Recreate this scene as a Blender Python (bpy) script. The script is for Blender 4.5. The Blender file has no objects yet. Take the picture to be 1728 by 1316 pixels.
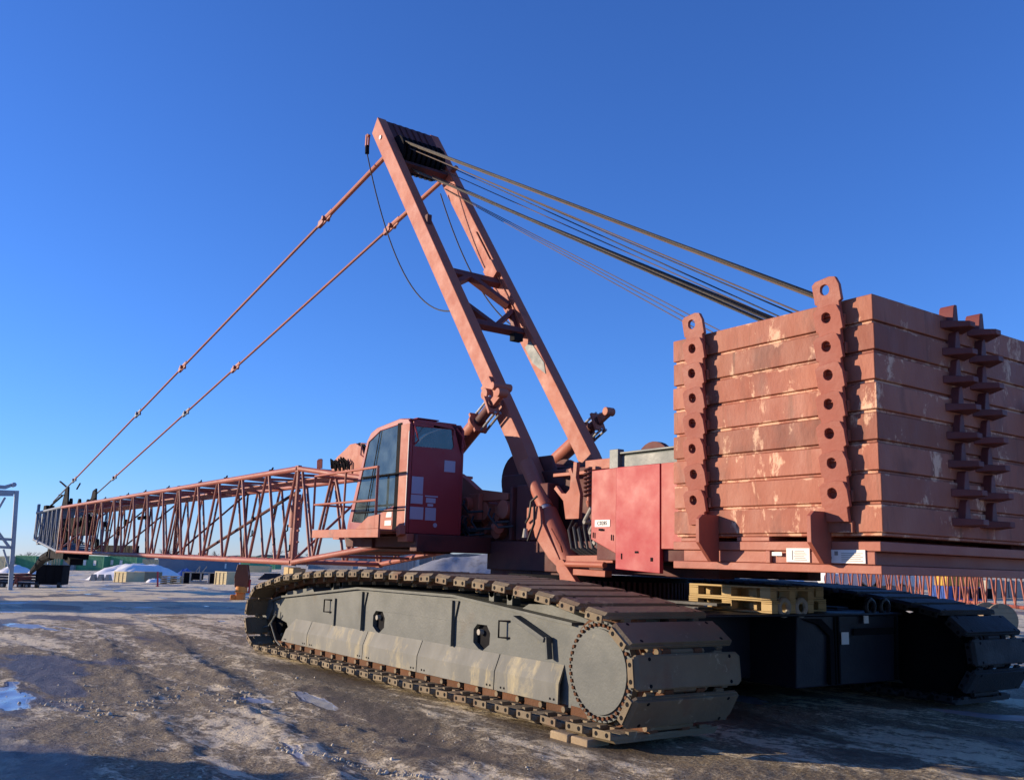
import bpy, math, random
import numpy as np
from mathutils import Vector, Matrix
from mathutils.geometry import tessellate_polygon
random.seed(7)
R = math.radians
scn = bpy.context.scene
COL = scn.collection

# ------------------------------------------------------------------ camera
YAW, PITCH, ROLL, FOC = R(34.962), R(10.501), R(1.697), 1560.0
cy, sy = math.cos(YAW), math.sin(YAW)
F0 = Vector((-cy, sy, 0)); R0 = Vector((sy, cy, 0)); U0 = Vector((0, 0, 1))
fw = F0*math.cos(PITCH)+U0*math.sin(PITCH); up = -F0*math.sin(PITCH)+U0*math.cos(PITCH)
rt = R0*math.cos(ROLL)+up*math.sin(ROLL); up = -R0*math.sin(ROLL)+up*math.cos(ROLL)
cam = bpy.data.cameras.new('camera'); camo = bpy.data.objects.new('camera', cam); COL.objects.link(camo)
camo.matrix_world = Matrix(((rt.x, up.x, -fw.x, 0), (rt.y, up.y, -fw.y, 0), (rt.z, up.z, -fw.z, 1.55), (0, 0, 0, 1)))
cam.sensor_width = 36; cam.lens = FOC/1728*36; cam.clip_start = .1; cam.clip_end = 6000
scn.camera = camo
scn.render.resolution_x, scn.render.resolution_y = 1024, 779

# ------------------------------------------------------------------ sky, sun, exposure
SUN_EL = 11.0
SD = Vector((-math.cos(R(SUN_EL))*math.sin(R(43.4)), -math.cos(R(SUN_EL))*math.cos(R(43.4)), math.sin(R(SUN_EL))))
w = bpy.data.worlds.new('World'); scn.world = w; w.use_nodes = True
nt = w.node_tree; bg = nt.nodes['Background']
sky = nt.nodes.new('ShaderNodeTexSky'); sky.sky_type = 'NISHITA'; sky.sun_disc = False
sky.sun_elevation = R(SUN_EL); sky.sun_rotation = math.atan2(SD.x, SD.y)
sky.altitude = 0; sky.air_density = 1.0; sky.dust_density = 0.0; sky.ozone_density = 6.8
tc = nt.nodes.new('ShaderNodeTexCoord'); vr = nt.nodes.new('ShaderNodeVectorRotate'); vr.rotation_type = 'AXIS_ANGLE'
vr.inputs['Axis'].default_value = F0; vr.inputs['Angle'].default_value = ROLL
nt.links.new(tc.outputs['Generated'], vr.inputs['Vector']); nt.links.new(vr.outputs[0], sky.inputs[0])
tn = nt.nodes.new('ShaderNodeMix'); tn.data_type = 'RGBA'; tn.blend_type = 'MULTIPLY'; tn.inputs[0].default_value = 1
tn.inputs[7].default_value = (1.05, .96, 1.22, 1); nt.links.new(sky.outputs[0], tn.inputs[6]); nt.links.new(tn.outputs[2], bg.inputs[0])
bg.inputs[1].default_value = 0.15
sl = bpy.data.lights.new('sun', 'SUN'); sl.energy = 4.7; sl.angle = R(0.5); sl.color = (1.0, 0.81, 0.58)
so = bpy.data.objects.new('sun', sl); COL.objects.link(so)
so.rotation_euler = (-SD).to_track_quat('-Z', 'Y').to_euler()
scn.view_settings.view_transform = 'Standard'; scn.view_settings.look = 'None'
scn.view_settings.exposure = 0.5; scn.view_settings.gamma = 1

# ------------------------------------------------------------------ materials
def mat(name, base, fade=None, scuff=None, dirt=None, rough=.6, metal=0., scuff_amt=.0, dirt_amt=.0, bump=.15, bscale=30, spec=.38, stretch=(1, 1, 1), scuff_scale=2.2, fade_scale=.9, sdist=1.2, crisp=1., edge=False):
    m = bpy.data.materials.new(name); m.use_nodes = True; t = m.node_tree; N = t.nodes; L = t.links
    b = N['Principled BSDF']; b.inputs['Roughness'].default_value = rough; b.inputs['Metallic'].default_value = metal
    b.inputs['Specular IOR Level'].default_value = spec
    geo = N.new('ShaderNodeNewGeometry'); oi = N.new('ShaderNodeObjectInfo'); mp = N.new('ShaderNodeMapping')
    mp.inputs['Scale'].default_value = stretch; L.new(geo.outputs['Position'], mp.inputs[0])
    mu = N.new('ShaderNodeMath'); mu.operation = 'MULTIPLY'; mu.inputs[1].default_value = 37.; L.new(oi.outputs['Random'], mu.inputs[0])
    def noise(scale, det, dist=0., vec=mp.outputs[0], ro=.55):
        n = N.new('ShaderNodeTexNoise'); n.noise_dimensions = '4D'; n.inputs['Scale'].default_value = scale; n.inputs['Detail'].default_value = det
        n.inputs['Distortion'].default_value = dist; n.inputs['Roughness'].default_value = ro
        L.new(vec, n.inputs['Vector']); L.new(mu.outputs[0], n.inputs['W']); return n.outputs[0]
    def ramp(src, lo, hi):
        r = N.new('ShaderNodeMapRange'); r.inputs[1].default_value = lo; r.inputs[2].default_value = hi; L.new(src, r.inputs[0]); return r.outputs[0]
    def mix(fac, a, bb):
        x = N.new('ShaderNodeMix'); x.data_type = 'RGBA'; L.new(fac, x.inputs[0])
        if isinstance(a, tuple): x.inputs[6].default_value = (*a, 1)
        else: L.new(a, x.inputs[6])
        if isinstance(bb, tuple): x.inputs[7].default_value = (*bb, 1)
        else: L.new(bb, x.inputs[7])
        return x.outputs[2]
    fade = fade or tuple(c*.8 for c in base)
    c = mix(ramp(noise(fade_scale, 5), .35, .65), base, fade)
    if dirt: 
        c = mix(ramp(noise(1.7, 8, .4), .62-dirt_amt*.3, .78-dirt_amt*.2), c, dirt)
    if scuff:
        s = noise(scuff_scale, 10, sdist, ro=.72)
        lo = .66-scuff_amt*.22; hi = .74-scuff_amt*.16; c = mix(ramp(s, (lo+hi)/2-(hi-lo)/2*crisp, (lo+hi)/2+(hi-lo)/2*crisp), c, scuff)
    if edge:      # paint rubbed off along the joints where slabs meet, and rust runs below them
        sx = N.new('ShaderNodeSeparateXYZ'); L.new(geo.outputs['Position'], sx.inputs[0])
        f1 = N.new('ShaderNodeMath'); f1.operation = 'SUBTRACT'; f1.inputs[1].default_value = 1.822; L.new(sx.outputs[2], f1.inputs[0])
        f2 = N.new('ShaderNodeMath'); f2.operation = 'PINGPONG'; f2.inputs[1].default_value = .2315/2; L.new(f1.outputs[0], f2.inputs[0])
        n1 = noise(3.2, 8, .2, geo.outputs['Position'], .7); e1 = ramp(f2.outputs[0], .05, .008)
        pm = N.new('ShaderNodeMath'); pm.operation = 'MULTIPLY_ADD'; pm.inputs[1].default_value = .15; L.new(e1, pm.inputs[0]); L.new(n1, pm.inputs[2])
        c = mix(ramp(pm.outputs[0], .66, .71), c, (.62, .34, .21))
        st = N.new('ShaderNodeMapping'); st.inputs['Scale'].default_value = (9, 9, .8); L.new(geo.outputs['Position'], st.inputs[0])
        c = mix(ramp(noise(1.5, 6, 0, st.outputs[0]), .60, .74), c, (.20, .075, .045))
    if edge:
        tv = N.new('ShaderNodeHueSaturation'); rv = N.new('ShaderNodeMapRange'); rv.inputs[3].default_value = .78; rv.inputs[4].default_value = 1.12
        L.new(oi.outputs['Random'], rv.inputs[0]); L.new(rv.outputs[0], tv.inputs['Value']); L.new(c, tv.inputs['Color']); c = tv.outputs[0]
    L.new(c, b.inputs['Base Color'])
    if bump:
        bp = N.new('ShaderNodeBump'); bp.inputs['Strength'].default_value = bump; bp.inputs['Distance'].default_value = .02
        L.new(noise(bscale, 5), bp.inputs['Height']); L.new(bp.outputs[0], b.inputs['Normal'])
    rr = ramp(noise(4, 4), .2, .8); ma = N.new('ShaderNodeMapRange'); ma.inputs[3].default_value = max(.05, rough-.12); ma.inputs[4].default_value = min(1, rough+.15)
    L.new(rr, ma.inputs[0]); L.new(ma.outputs[0], b.inputs['Roughness'])
    return m
M = {}
M['red'] = mat('faded_red_paint', (.42, .135, .078), (.36, .098, .06), (.56, .31, .20), (.17, .06, .04), .6, scuff_amt=.1, dirt_amt=.1)
M['slab'] = mat('scuffed_slab_paint', (.39, .138, .08), (.31, .094, .056), (.72, .43, .27), (.13, .055, .04), .65, scuff_amt=.55, dirt_amt=.25, scuff_scale=2.6, stretch=(1.5, 1.5, .75), bscale=22, bump=.25, sdist=.35, crisp=.5, edge=True)
M['lug'] = mat('lug_paint', (.35, .10, .062), (.30, .08, .052), (.48, .22, .13), None, .6, scuff_amt=.05)
M['lugdark'] = mat('dark_red_and_bracket_shade', (.20, .05, .04), (.13, .035, .03), (.3, .12, .08), None, .6, scuff_amt=.1)  # lug red darkened to stand in for shade on rear brackets; braces share it
M['tray'] = mat('tray_paint', (.41, .145, .09), (.36, .115, .075), (.5, .28, .18), (.16, .065, .045), .6, scuff_amt=.12)
M['cabred'] = mat('cab_red_paint', (.30, .035, .04), (.24, .026, .032), (.42, .14, .11), None, .42, scuff_amt=.0, bump=.04)
M['doorred'] = mat('bright_door_red', (.40, .022, .034), (.42, .05, .05), None, (.34, .02, .03), .55, dirt_amt=.1, bump=.05, fade_scale=1.6)
M['doorfade'] = mat('sun_bleached_door_red', (.40, .085, .062), (.40, .048, .045), (.45, .16, .12), None, .55, scuff_amt=.0, bump=.05, fade_scale=1.6)
M['darkred'] = mat('grimy_dark_red', (.13, .035, .03), (.09, .025, .022), (.2, .07, .05), (.03, .02, .02), .7, dirt_amt=.3)
M['grey'] = mat('grey_frame_paint', (.112, .122, .112), (.086, .095, .09), (.25, .22, .14), (.10, .09, .07), .6, scuff_amt=.08, dirt_amt=.1)
M['skirt'] = mat('muddy_grey_paint', (.175, .175, .152), (.125, .128, .115), (.34, .29, .17), (.10, .085, .055), .65, scuff_amt=.66, sdist=.4, dirt_amt=.15, stretch=(1, 1, .45))
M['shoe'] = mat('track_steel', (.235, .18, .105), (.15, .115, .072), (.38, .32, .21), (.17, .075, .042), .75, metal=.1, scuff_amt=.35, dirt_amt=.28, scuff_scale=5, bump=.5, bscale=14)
M['shoeshade'] = mat('shade_darkened_track_steel', (.035, .032, .032), (.022, .021, .022), (.06, .05, .045), None, .7, scuff_amt=.2, bump=.4)  # copy of the track steel, darkened to stand in for shade on the far crawler
M['rust'] = mat('rusty_steel', (.15, .06, .025), (.10, .045, .02), (.2, .11, .06), None, .85, bump=.5)
M['black'] = mat('black_parts_and_shade', (.012, .012, .014), (.008, .008, .010), None, None, .8, spec=.08)  # plain black parts; also stands in for shade in recesses and gaps
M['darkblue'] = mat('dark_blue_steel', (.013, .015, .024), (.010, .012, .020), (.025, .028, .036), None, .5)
M['rubber'] = mat('black_hose', (.02, .02, .022), (.03, .03, .03), None, None, .55)
M['rope'] = mat('steel_rope', (.06, .052, .042), (.035, .03, .026), (.13, .105, .07), None, .6, metal=.3, bscale=80, bump=.6)
M['ropeold'] = mat('brown_rope', (.14, .10, .075), (.10, .07, .055), None, None, .75, bscale=80, bump=.4)
M['steel'] = mat('bare_steel', (.5, .5, .5), (.4, .4, .4), None, None, .35, metal=.7)
M['roofgrey'] = mat('grey_roof_plate', (.16, .18, .17), (.12, .14, .135), (.26, .26, .24), None, .5, scuff_amt=.2)
M['white'] = mat('white_sticker', (.78, .76, .70), (.72, .70, .65), None, None, .5, bump=.02)
M['gantry'] = mat('pale_gantry_paint', (.34, .40, .46), (.28, .34, .40), None, None, .55)
M['bluegrey'] = mat('blue_grey_paint', (.16, .20, .25), (.12, .15, .20), (.3, .33, .36), None, .55, scuff_amt=.1)
M['boomred'] = mat('boom_red_paint', (.36, .108, .072), (.26, .068, .048), (.50, .27, .2), (.12, .06, .05), .55, scuff_amt=.1, dirt_amt=.15, fade_scale=.5)
M['pallet'] = mat('pallet_wood', (.55, .40, .19), (.45, .32, .15), (.62, .5, .28), (.2, .14, .08), .8, scuff_amt=.1, dirt_amt=.1)
M['wood'] = mat('weathered_timber', (.36, .27, .16), (.26, .19, .12), (.45, .36, .24), (.1, .08, .06), .85, bump=.5, bscale=18)
M['ply'] = mat('pale_plywood', (.62, .52, .30), (.55, .44, .24), None, (.35, .27, .16), .8, dirt_amt=.1)
M['green'] = mat('green_container_paint', (.10, .36, .18), (.085, .29, .15), (.3, .46, .34), None, .55, scuff_amt=.1)
M['greycont'] = mat('grey_container_paint', (.34, .34, .33), (.28, .28, .28), None, None, .55)
M['beige'] = mat('beige_container_paint', (.56, .52, .33), (.5, .46, .3), None, (.3, .25, .18), .6, dirt_amt=.1)
M['conc'] = mat('raw_concrete', (.42, .39, .33), (.35, .33, .28), None, (.2, .18, .15), .9, dirt_amt=.2)
M['snow'] = mat('old_snow', (.90, .89, .87), (.84, .83, .81), None, (.62, .58, .52), .85, dirt_amt=.02, bump=.3, bscale=5)
M['orange'] = mat('orange_paint', (.8, .30, .05), (.65, .22, .05), (.4, .2, .1), None, .6, scuff_amt=.2)
M['hookred'] = mat('brown_red_cast', (.26, .08, .035), (.19, .06, .03), (.5, .17, .05), None, .5, scuff_amt=.2)
M['bluetarp'] = mat('blue_tarpaulin', (.05, .13, .42), (.04, .10, .34), None, None, .5, bump=.6, bscale=4)
M['yellow'] = mat('yellow_paint', (.6, .36, .05), (.5, .3, .05), None, None, .5)
M['bark'] = mat('grey_bark', (.16, .13, .11), (.12, .10, .09), None, None, .9)
M['bluemach'] = mat('blue_machine_paint', (.04, .1, .35), (.03, .08, .28), None, None, .5)
M['pinkred'] = mat('post_red', (.5, .06, .07), (.42, .05, .06), None, None, .6)
def glass_mat():
    m = bpy.data.materials.new('tinted_glass'); m.use_nodes = True; t = m.node_tree; N = t.nodes; L = t.links
    out = N['Material Output']; N.remove(N['Principled BSDF'])
    g = N.new('ShaderNodeBsdfGlossy'); g.inputs['Roughness'].default_value = .04; g.inputs['Color'].default_value = (.75, .85, .85, 1)
    tr = N.new('ShaderNodeBsdfTransparent'); tr.inputs['Color'].default_value = (.36, .47, .48, 1)
    d = N.new('ShaderNodeBsdfDiffuse'); d.inputs['Color'].default_value = (.16, .22, .23, 1)
    fr = N.new('ShaderNodeFresnel'); fr.inputs['IOR'].default_value = 1.6
    geo = N.new('ShaderNodeNewGeometry'); n = N.new('ShaderNodeTexNoise'); n.inputs['Scale'].default_value = 3.5; n.inputs['Detail'].default_value = 6
    L.new(geo.outputs['Position'], n.inputs['Vector'])
    mr = N.new('ShaderNodeMapRange'); mr.inputs[1].default_value = .35; mr.inputs[2].default_value = .7; mr.inputs[3].default_value = .2; mr.inputs[4].default_value = .55
    L.new(n.outputs[0], mr.inputs[0])
    m1 = N.new('ShaderNodeMixShader'); L.new(mr.outputs[0], m1.inputs[0]); L.new(tr.outputs[0], m1.inputs[1]); L.new(d.outputs[0], m1.inputs[2])
    m2 = N.new('ShaderNodeMixShader'); L.new(fr.outputs[0], m2.inputs[0]); L.new(m1.outputs[0], m2.inputs[1]); L.new(g.outputs[0], m2.inputs[2])
    L.new(m2.outputs[0], out.inputs[0]); return m
M['glass'] = glass_mat()

# ------------------------------------------------------------------ builders
LOC = {}
V = Vector
class MB:
    def __init__(s): s.v = []; s.f = []; s.m = []; s.c = 0
    def add(s, vs, fs):
        o = len(s.v); s.v += [V(p) for p in vs]
        for f in fs: s.f.append([o+i for i in f]); s.m.append(s.c)
        return s
    def obox(s, c, ax, ay, az):
        c, ax, ay, az = V(c), V(ax), V(ay), V(az)
        P = [c+ax*i+ay*j+az*k for i in (-1, 1) for j in (-1, 1) for k in (-1, 1)]
        if ax.cross(ay).dot(az) < 0: F = [(0, 2, 3, 1), (4, 5, 7, 6), (0, 1, 5, 4), (2, 6, 7, 3), (0, 4, 6, 2), (1, 3, 7, 5)]
        else: F = [(0, 1, 3, 2), (4, 6, 7, 5), (0, 4, 5, 1), (2, 3, 7, 6), (0, 2, 6, 4), (1, 5, 7, 3)]
        return s.add(P, F)
    def box(s, x0, x1, y0, y1, z0, z1):
        return s.obox(((x0+x1)/2, (y0+y1)/2, (z0+z1)/2), ((x1-x0)/2, 0, 0), (0, (y1-y0)/2, 0), (0, 0, (z1-z0)/2))
    def beam(s, p, q, w, h, upv=(0, 1, 0)):
        p, q = V(p), V(q); d = (q-p).normalized(); a = V(upv); a = (a-d*a.dot(d)).normalized(); b = d.cross(a)
        return s.obox((p+q)/2, (q-p)/2, a*w/2, b*h/2)
    def tube(s, p, q, r, n=10, r2=None, cap=True):
        p, q = V(p), V(q); r2 = r if r2 is None else r2
        d = (q-p).normalized(); a = d.orthogonal().normalized(); b = d.cross(a)
        P = [p+(a*math.cos(t)+b*math.sin(t))*r for t in [2*math.pi*i/n for i in range(n)]]+[q+(a*math.cos(t)+b*math.sin(t))*r2 for t in [2*math.pi*i/n for i in range(n)]]
        F = [(i, (i+1) % n, n+(i+1) % n, n+i) for i in range(n)]
        if cap: F += [tuple(range(n))[::-1], tuple(range(n, 2*n))]
        return s.add(P, F)
    def path(s, pts, r, n=6):
        pts = [V(p) for p in pts]; o = []; prev = None
        for i, p in enumerate(pts):
            d = (pts[min(i+1, len(pts)-1)]-pts[max(i-1, 0)]).normalized()
            if prev is None: a = d.orthogonal().normalized()
            else: a = (prev-d*prev.dot(d)).normalized()
            prev = a; b = d.cross(a)
            rr = r[i] if isinstance(r, (list, tuple)) else r
            o += [p+(a*math.cos(t)+b*math.sin(t))*rr for t in [2*math.pi*k/n for k in range(n)]]
        F = [(i*n+k, i*n+(k+1) % n, (i+1)*n+(k+1) % n, (i+1)*n+k) for i in range(len(pts)-1) for k in range(n)]
        F += [tuple(range(n))[::-1], tuple(range((len(pts)-1)*n, len(pts)*n))]
        return s.add(o, F)
    def plate(s, loops, fn, t0, t1):
        """loops: outer outline then holes, 2D; fn(a,b,t) -> xyz"""
        fl = [p for l in loops for p in l]
        tr = tessellate_polygon([[V((a, b, 0)) for a, b in l] for l in loops])
        n = len(fl); P = [fn(a, b, t0) for a, b in fl]+[fn(a, b, t1) for a, b in fl]
        F = [tuple(t) for t in tr]+[tuple(n+i for i in t[::-1]) for t in tr]; o = 0
        for l in loops:
            k = len(l); F += [(o+i, n+o+i, n+o+(i+1) % k, o+(i+1) % k) for i in range(k)]; o += k
        return s.add(P, F)
    def pxz(s, loops, y0, y1): return s.plate(loops, lambda a, b, t: (a, t, b), y0, y1)
    def pyz(s, loops, x0, x1): return s.plate(loops, lambda a, b, t: (t, a, b), x0, x1)
    def pxy(s, loops, z0, z1): return s.plate(loops, lambda a, b, t: (a, b, t), z0, z1)
    def build(s, name, mats, parent=None, bevel=0, smooth=True, origin=None):
        me = bpy.data.meshes.new(name)
        o = LOC[parent] if parent is not None else (V(origin) if origin is not None else V((0, 0, 0)))
        me.from_pydata([tuple(p-o) for p in s.v], [], s.f); me.update()
        import bmesh
        bm = bmesh.new(); bm.from_mesh(me); bmesh.ops.recalc_face_normals(bm, faces=bm.faces); bm.to_mesh(me); bm.free()
        for mt in (mats if isinstance(mats, (list, tuple)) else [mats]): me.materials.append(M[mt])
        me.polygons.foreach_set('material_index', s.m)
        if smooth:
            me.polygons.foreach_set('use_smooth', [True]*len(me.polygons)); me.set_sharp_from_angle(angle=R(35))
        ob = bpy.data.objects.new(name, me); COL.objects.link(ob)
        if bevel:
            bv = ob.modifiers.new('bevel', 'BEVEL'); bv.width = bevel; bv.segments = 2; bv.limit_method = 'ANGLE'; bv.angle_limit = R(40)
        if parent is not None: ob.parent = parent
        elif origin is not None: ob.location = o
        LOC[ob] = o.copy()
        return ob
def circ(cx, cz, r, n=20, a0=0, a1=2*math.pi):
    return [(cx+r*math.cos(a0+(a1-a0)*i/n), cz+r*math.sin(a0+(a1-a0)*i/n)) for i in range(n)]
def tag(o, label=None, cat=None, group=None, kind=None):
    if label: o['label'] = label
    if cat: o['category'] = cat
    if group: o['group'] = group
    if kind: o['kind'] = kind
    return o
def empty(name, loc, rz=0, label=None, cat=None, group=None, local=False):
    o = bpy.data.objects.new(name, None); COL.objects.link(o); o.location = loc; o.rotation_euler.z = rz
    o.empty_display_size = .3; LOC[o] = V((0, 0, 0)) if local else V(loc)
    return tag(o, label, cat, group)
def copy_tree(o, parent=None):
    c = o.copy(); COL.objects.link(c)
    if parent is not None: c.parent = parent
    for ch in [x for x in bpy.data.objects if x.parent == o]: copy_tree(ch, c)
    return c

# ------------------------------------------------------------------ ground
KT = math.tan(ROLL)
def sstep(t): t = np.clip(t, 0, 1); return t*t*(3-2*t)
def gz(x, y):
    d = x*F0.x+y*F0.y; s = x*R0.x+y*R0.y
    return KT*s*sstep((d-16)/18)
def gzf(x, y): return float(gz(np.array(x), np.array(y)))
rng = np.random.RandomState(3)
def vnoise(x, y, sc, seed):
    r = np.random.RandomState(seed).rand(256, 256); X = x/sc+1000.37; Y = y/sc+1000.71
    i = np.floor(X).astype(int); j = np.floor(Y).astype(int); u = X-i; v = Y-j; u = u*u*(3-2*u); v = v*v*(3-2*v)
    g = lambda a, b: r[a % 256, b % 256]
    return (g(i, j)*(1-u)+g(i+1, j)*u)*(1-v)+(g(i, j+1)*(1-u)+g(i+1, j+1)*u)*v-.5
def relief(x, y):
    d = np.hypot(x, y)
    z = .03*vnoise(x, y, 3.7, 1)+.014*vnoise(x, y, 1.1, 2)+.014*vnoise(x, y, .42, 3)+.015*vnoise(x, y, .19, 4)+.015*vnoise(x, y, .085, 5)
    # ruts left by wheels and crawlers, running roughly along the crane
    for (px_, py_, ang, wdt, dep) in [(-6.5, 2.6, 172, .2, .022), (-6.5, 3.5, 171, .2, .028), (-9, 4.4, 176, .25, .012), (-5, 4.9, 190, .18, .025)]:
        nx, ny = -math.sin(R(ang)), math.cos(R(ang)); q = (x-px_)*nx+(y-py_)*ny+.25*vnoise(x, y, 2.3, 9)
        z = z-dep*np.exp(-(q/wdt)**2)+dep*.8*np.exp(-((q-1.7*wdt)/(.5*wdt))**2)*(.6+1.2*vnoise(x, y, .12, 11))
    return z*np.clip(1.25-d/45, .25, 1)
def build_ground():
    az0 = math.atan2(F0.y, F0.x)
    a = np.concatenate([np.linspace(-R(33), R(33), 760), np.linspace(R(33), 2*math.pi-R(33), 60)[1:-1]])+az0
    rr = [0.25]
    while rr[-1] < 5000: rr.append(rr[-1]+max(.03, rr[-1]*.0105 if rr[-1] < 120 else rr[-1]*.05))
    rr = np.array(rr); na, nr = len(a), len(rr)
    X = np.outer(rr, np.cos(a)); Y = np.outer(rr, np.sin(a))
    # gently keep the ground level right under the crawlers
    flat = sstep((X+16.6)/.8)*sstep((-5.3-X)/.8)*np.maximum(sstep((Y-5.1)/.5)*sstep((7.4-Y)/.5), sstep((Y-10.5)/.5)*sstep((12.9-Y)/.5))
    Z = relief(X, Y)*(1-flat)-.02-.02*flat+gz(X, Y)
    co = np.stack([X, Y, Z], -1).reshape(-1, 3)
    co = np.vstack([co, [[0, 0, -.03]]]); c = len(co)-1
    i = np.arange(nr-1)[:, None]*na; j = np.arange(na)[None]; j2 = (j+1) % na
    q = np.stack([i+j, i+na+j, i+na+j2, i+j2], -1).reshape(-1, 4)
    tri = np.stack([np.full(na, c), np.arange(na), (np.arange(na)+1) % na], -1)
    me = bpy.data.meshes.new('ground'); me.vertices.add(len(co)); me.vertices.foreach_set('co', co.ravel())
    loops = np.concatenate([q.ravel(), tri.ravel()]); me.loops.add(len(loops)); me.loops.foreach_set('vertex_index', loops)
    ns = np.concatenate([np.arange(len(q))*4, len(q)*4+np.arange(na)*3]); me.polygons.add(len(ns)); me.polygons.foreach_set('loop_start', ns)
    me.update(calc_edges=True); me.polygons.foreach_set('use_smooth', [True]*len(ns)); me.validate()
    m = bpy.data.materials.new('frozen_gravel_and_ice'); m.use_nodes = True; t = m.node_tree; N = t.nodes; L = t.links; b = N['Principled BSDF']
    geo = N.new('ShaderNodeNewGeometry')
    def noise(sc, det=8, dist=0, ro=.6, st=(1, 1, 1)):
        mp = N.new('ShaderNodeMapping'); mp.inputs['Scale'].default_value = st; mp.inputs['Rotation'].default_value = (0, 0, R(-12)); L.new(geo.outputs['Position'], mp.inputs[0])
        n = N.new('ShaderNodeTexNoise'); n.inputs['Scale'].default_value = sc; n.inputs['Detail'].default_value = det; n.inputs['Distortion'].default_value = dist; n.inputs['Roughness'].default_value = ro
        L.new(mp.outputs[0], n.inputs['Vector']); return n.outputs[0]
    def mr(src, a0, a1, b0=0., b1=1.):
        r = N.new('ShaderNodeMapRange'); r.inputs[1].default_value = a0; r.inputs[2].default_value = a1; r.inputs[3].default_value = b0; r.inputs[4].default_value = b1; L.new(src, r.inputs[0]); return r.outputs[0]
    def mix(f, a_, b_):
        x = N.new('ShaderNodeMix'); x.data_type = 'RGBA'; L.new(f, x.inputs[0])
        for k, q_ in ((6, a_), (7, b_)):
            if isinstance(q_, tuple): x.inputs[k].default_value = (*q_, 1)
            else: L.new(q_, x.inputs[k])
        return x.outputs[2]
    def math_(op, a_, b_):
        x = N.new('ShaderNodeMath'); x.operation = op
        for k, q_ in ((0, a_), (1, b_)):
            if isinstance(q_, (int, float)): x.inputs[k].default_value = q_
            else: L.new(q_, x.inputs[k])
        return x.outputs[0]
    base = mix(mr(noise(.5, 6), .35, .65), (.31, .227, .112), (.20, .15, .08))
    base = mix(mr(noise(4.5, 9, .4, .7, (.55, 1.5, 1)), .42, .6), base, (.17, .13, .085))
    base = mix(mr(noise(14, 6), .3, .7), base, mix(mr(noise(40, 3), .4, .6), (.11, .085, .055), (.50, .42, .28)))
    snowm = math_('ADD', math_('ADD', math_('MULTIPLY', noise(.55, 8, .6, .6, (.5, 1.7, 1)), .55), math_('MULTIPLY', noise(3.4, 10, .5, .72, (.55, 1.5, 1)), .52)), math_('MULTIPLY', noise(13, 6, 0, .7), .28))
    dist = N.new('ShaderNodeVectorMath'); dist.operation = 'LENGTH'; L.new(geo.outputs['Position'], dist.inputs[0])
    far = mr(dist.outputs['Value'], 16, 48)
    snowf = mr(math_('ADD', snowm, math_('MULTIPLY', far, .24)), .69, .745)
    c_ = mix(snowf, base, (.78, .66, .44))
    wetn = math_('ADD', noise(.33, 6, .5, .55, (.6, 1.5, 1)), 0.)
    wet = mr(wetn, .53, .575)
    c_ = mix(math_('MULTIPLY', wet, .8), c_, (.12, .09, .06))
    pud = mr(math_('ADD', noise(.42, 5, .3, .5, (.55, 1.7, 1)), 0.), .635, .65)
    c_ = mix(pud, c_, (.30, .33, .38))
    L.new(c_, b.inputs['Base Color'])
    ro = math_('SUBTRACT', .85, math_('ADD', math_('MULTIPLY', wet, .42), math_('MULTIPLY', pud, .5))); L.new(math_('MAXIMUM', ro, .12), b.inputs['Roughness'])
    b.inputs['Specular IOR Level'].default_value = .35
    bp = N.new('ShaderNodeBump'); bp.inputs['Distance'].default_value = .05
    L.new(math_('MULTIPLY', math_('ADD', noise(22, 8, 0, .7), noise(5, 8, .3, .65)), math_('SUBTRACT', 1., math_('MULTIPLY', pud, .97))), bp.inputs['Height'])
    bp.inputs['Strength'].default_value = .75; L.new(bp.outputs[0], b.inputs['Normal'])
    me.materials.append(m)
    o = bpy.data.objects.new('ground', me); COL.objects.link(o); o['kind'] = 'structure'
build_ground()
#SPLIT
# ================================================================== THE CRANE
crane = empty('crawler_crane', (-10.9, 9.3, 0), 0, 'large faded red crawler crane with lattice boom lowered level and grey tracks', 'crane')
Yn, Yf = 5.6, 6.95                      # outer and inner edge of the near track
TOP = [(-6.60, 1.145), (-7.06, 1.225), (-8.06, 1.335), (-9.5, 1.385), (-11.5, 1.39), (-12.75, 1.35), (-14.18, 1.25), (-15.34, 1.06), (-15.72, .80), (-15.74, .42), (-15.52, .12), (-15.2, 0), (-6.475, .02)]
END = [((-6.135, .285), (.15, .23)), ((-6.055, .645), (-.03, .28)), ((-6.25, .965), (-.22, .17))]   # the three shoes round the sprocket
def track_positions(P, pitch):
    tot = sum((V(b)-V(a)).length for a, b in zip(P, P[1:])); k = round(tot/pitch); st = tot/k; out = []
    def at(s):
        s = min(max(s, 0), tot-1e-4)
        for a, b in zip(P, P[1:]):
            a, b = V(a), V(b); l = (b-a).length
            if s <= l: return a+(b-a)*s/l
            s -= l
        return V(P[-1])
    for q in range(k+1):
        s = q*st; a, c = at(s-st*.42), at(s+st*.42); out.append((at(s) if q in (0, k) else (a+c)/2, (c-a).normalized()))
    return out+[(V(p), V(d).normalized()) for p, d in END]
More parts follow.
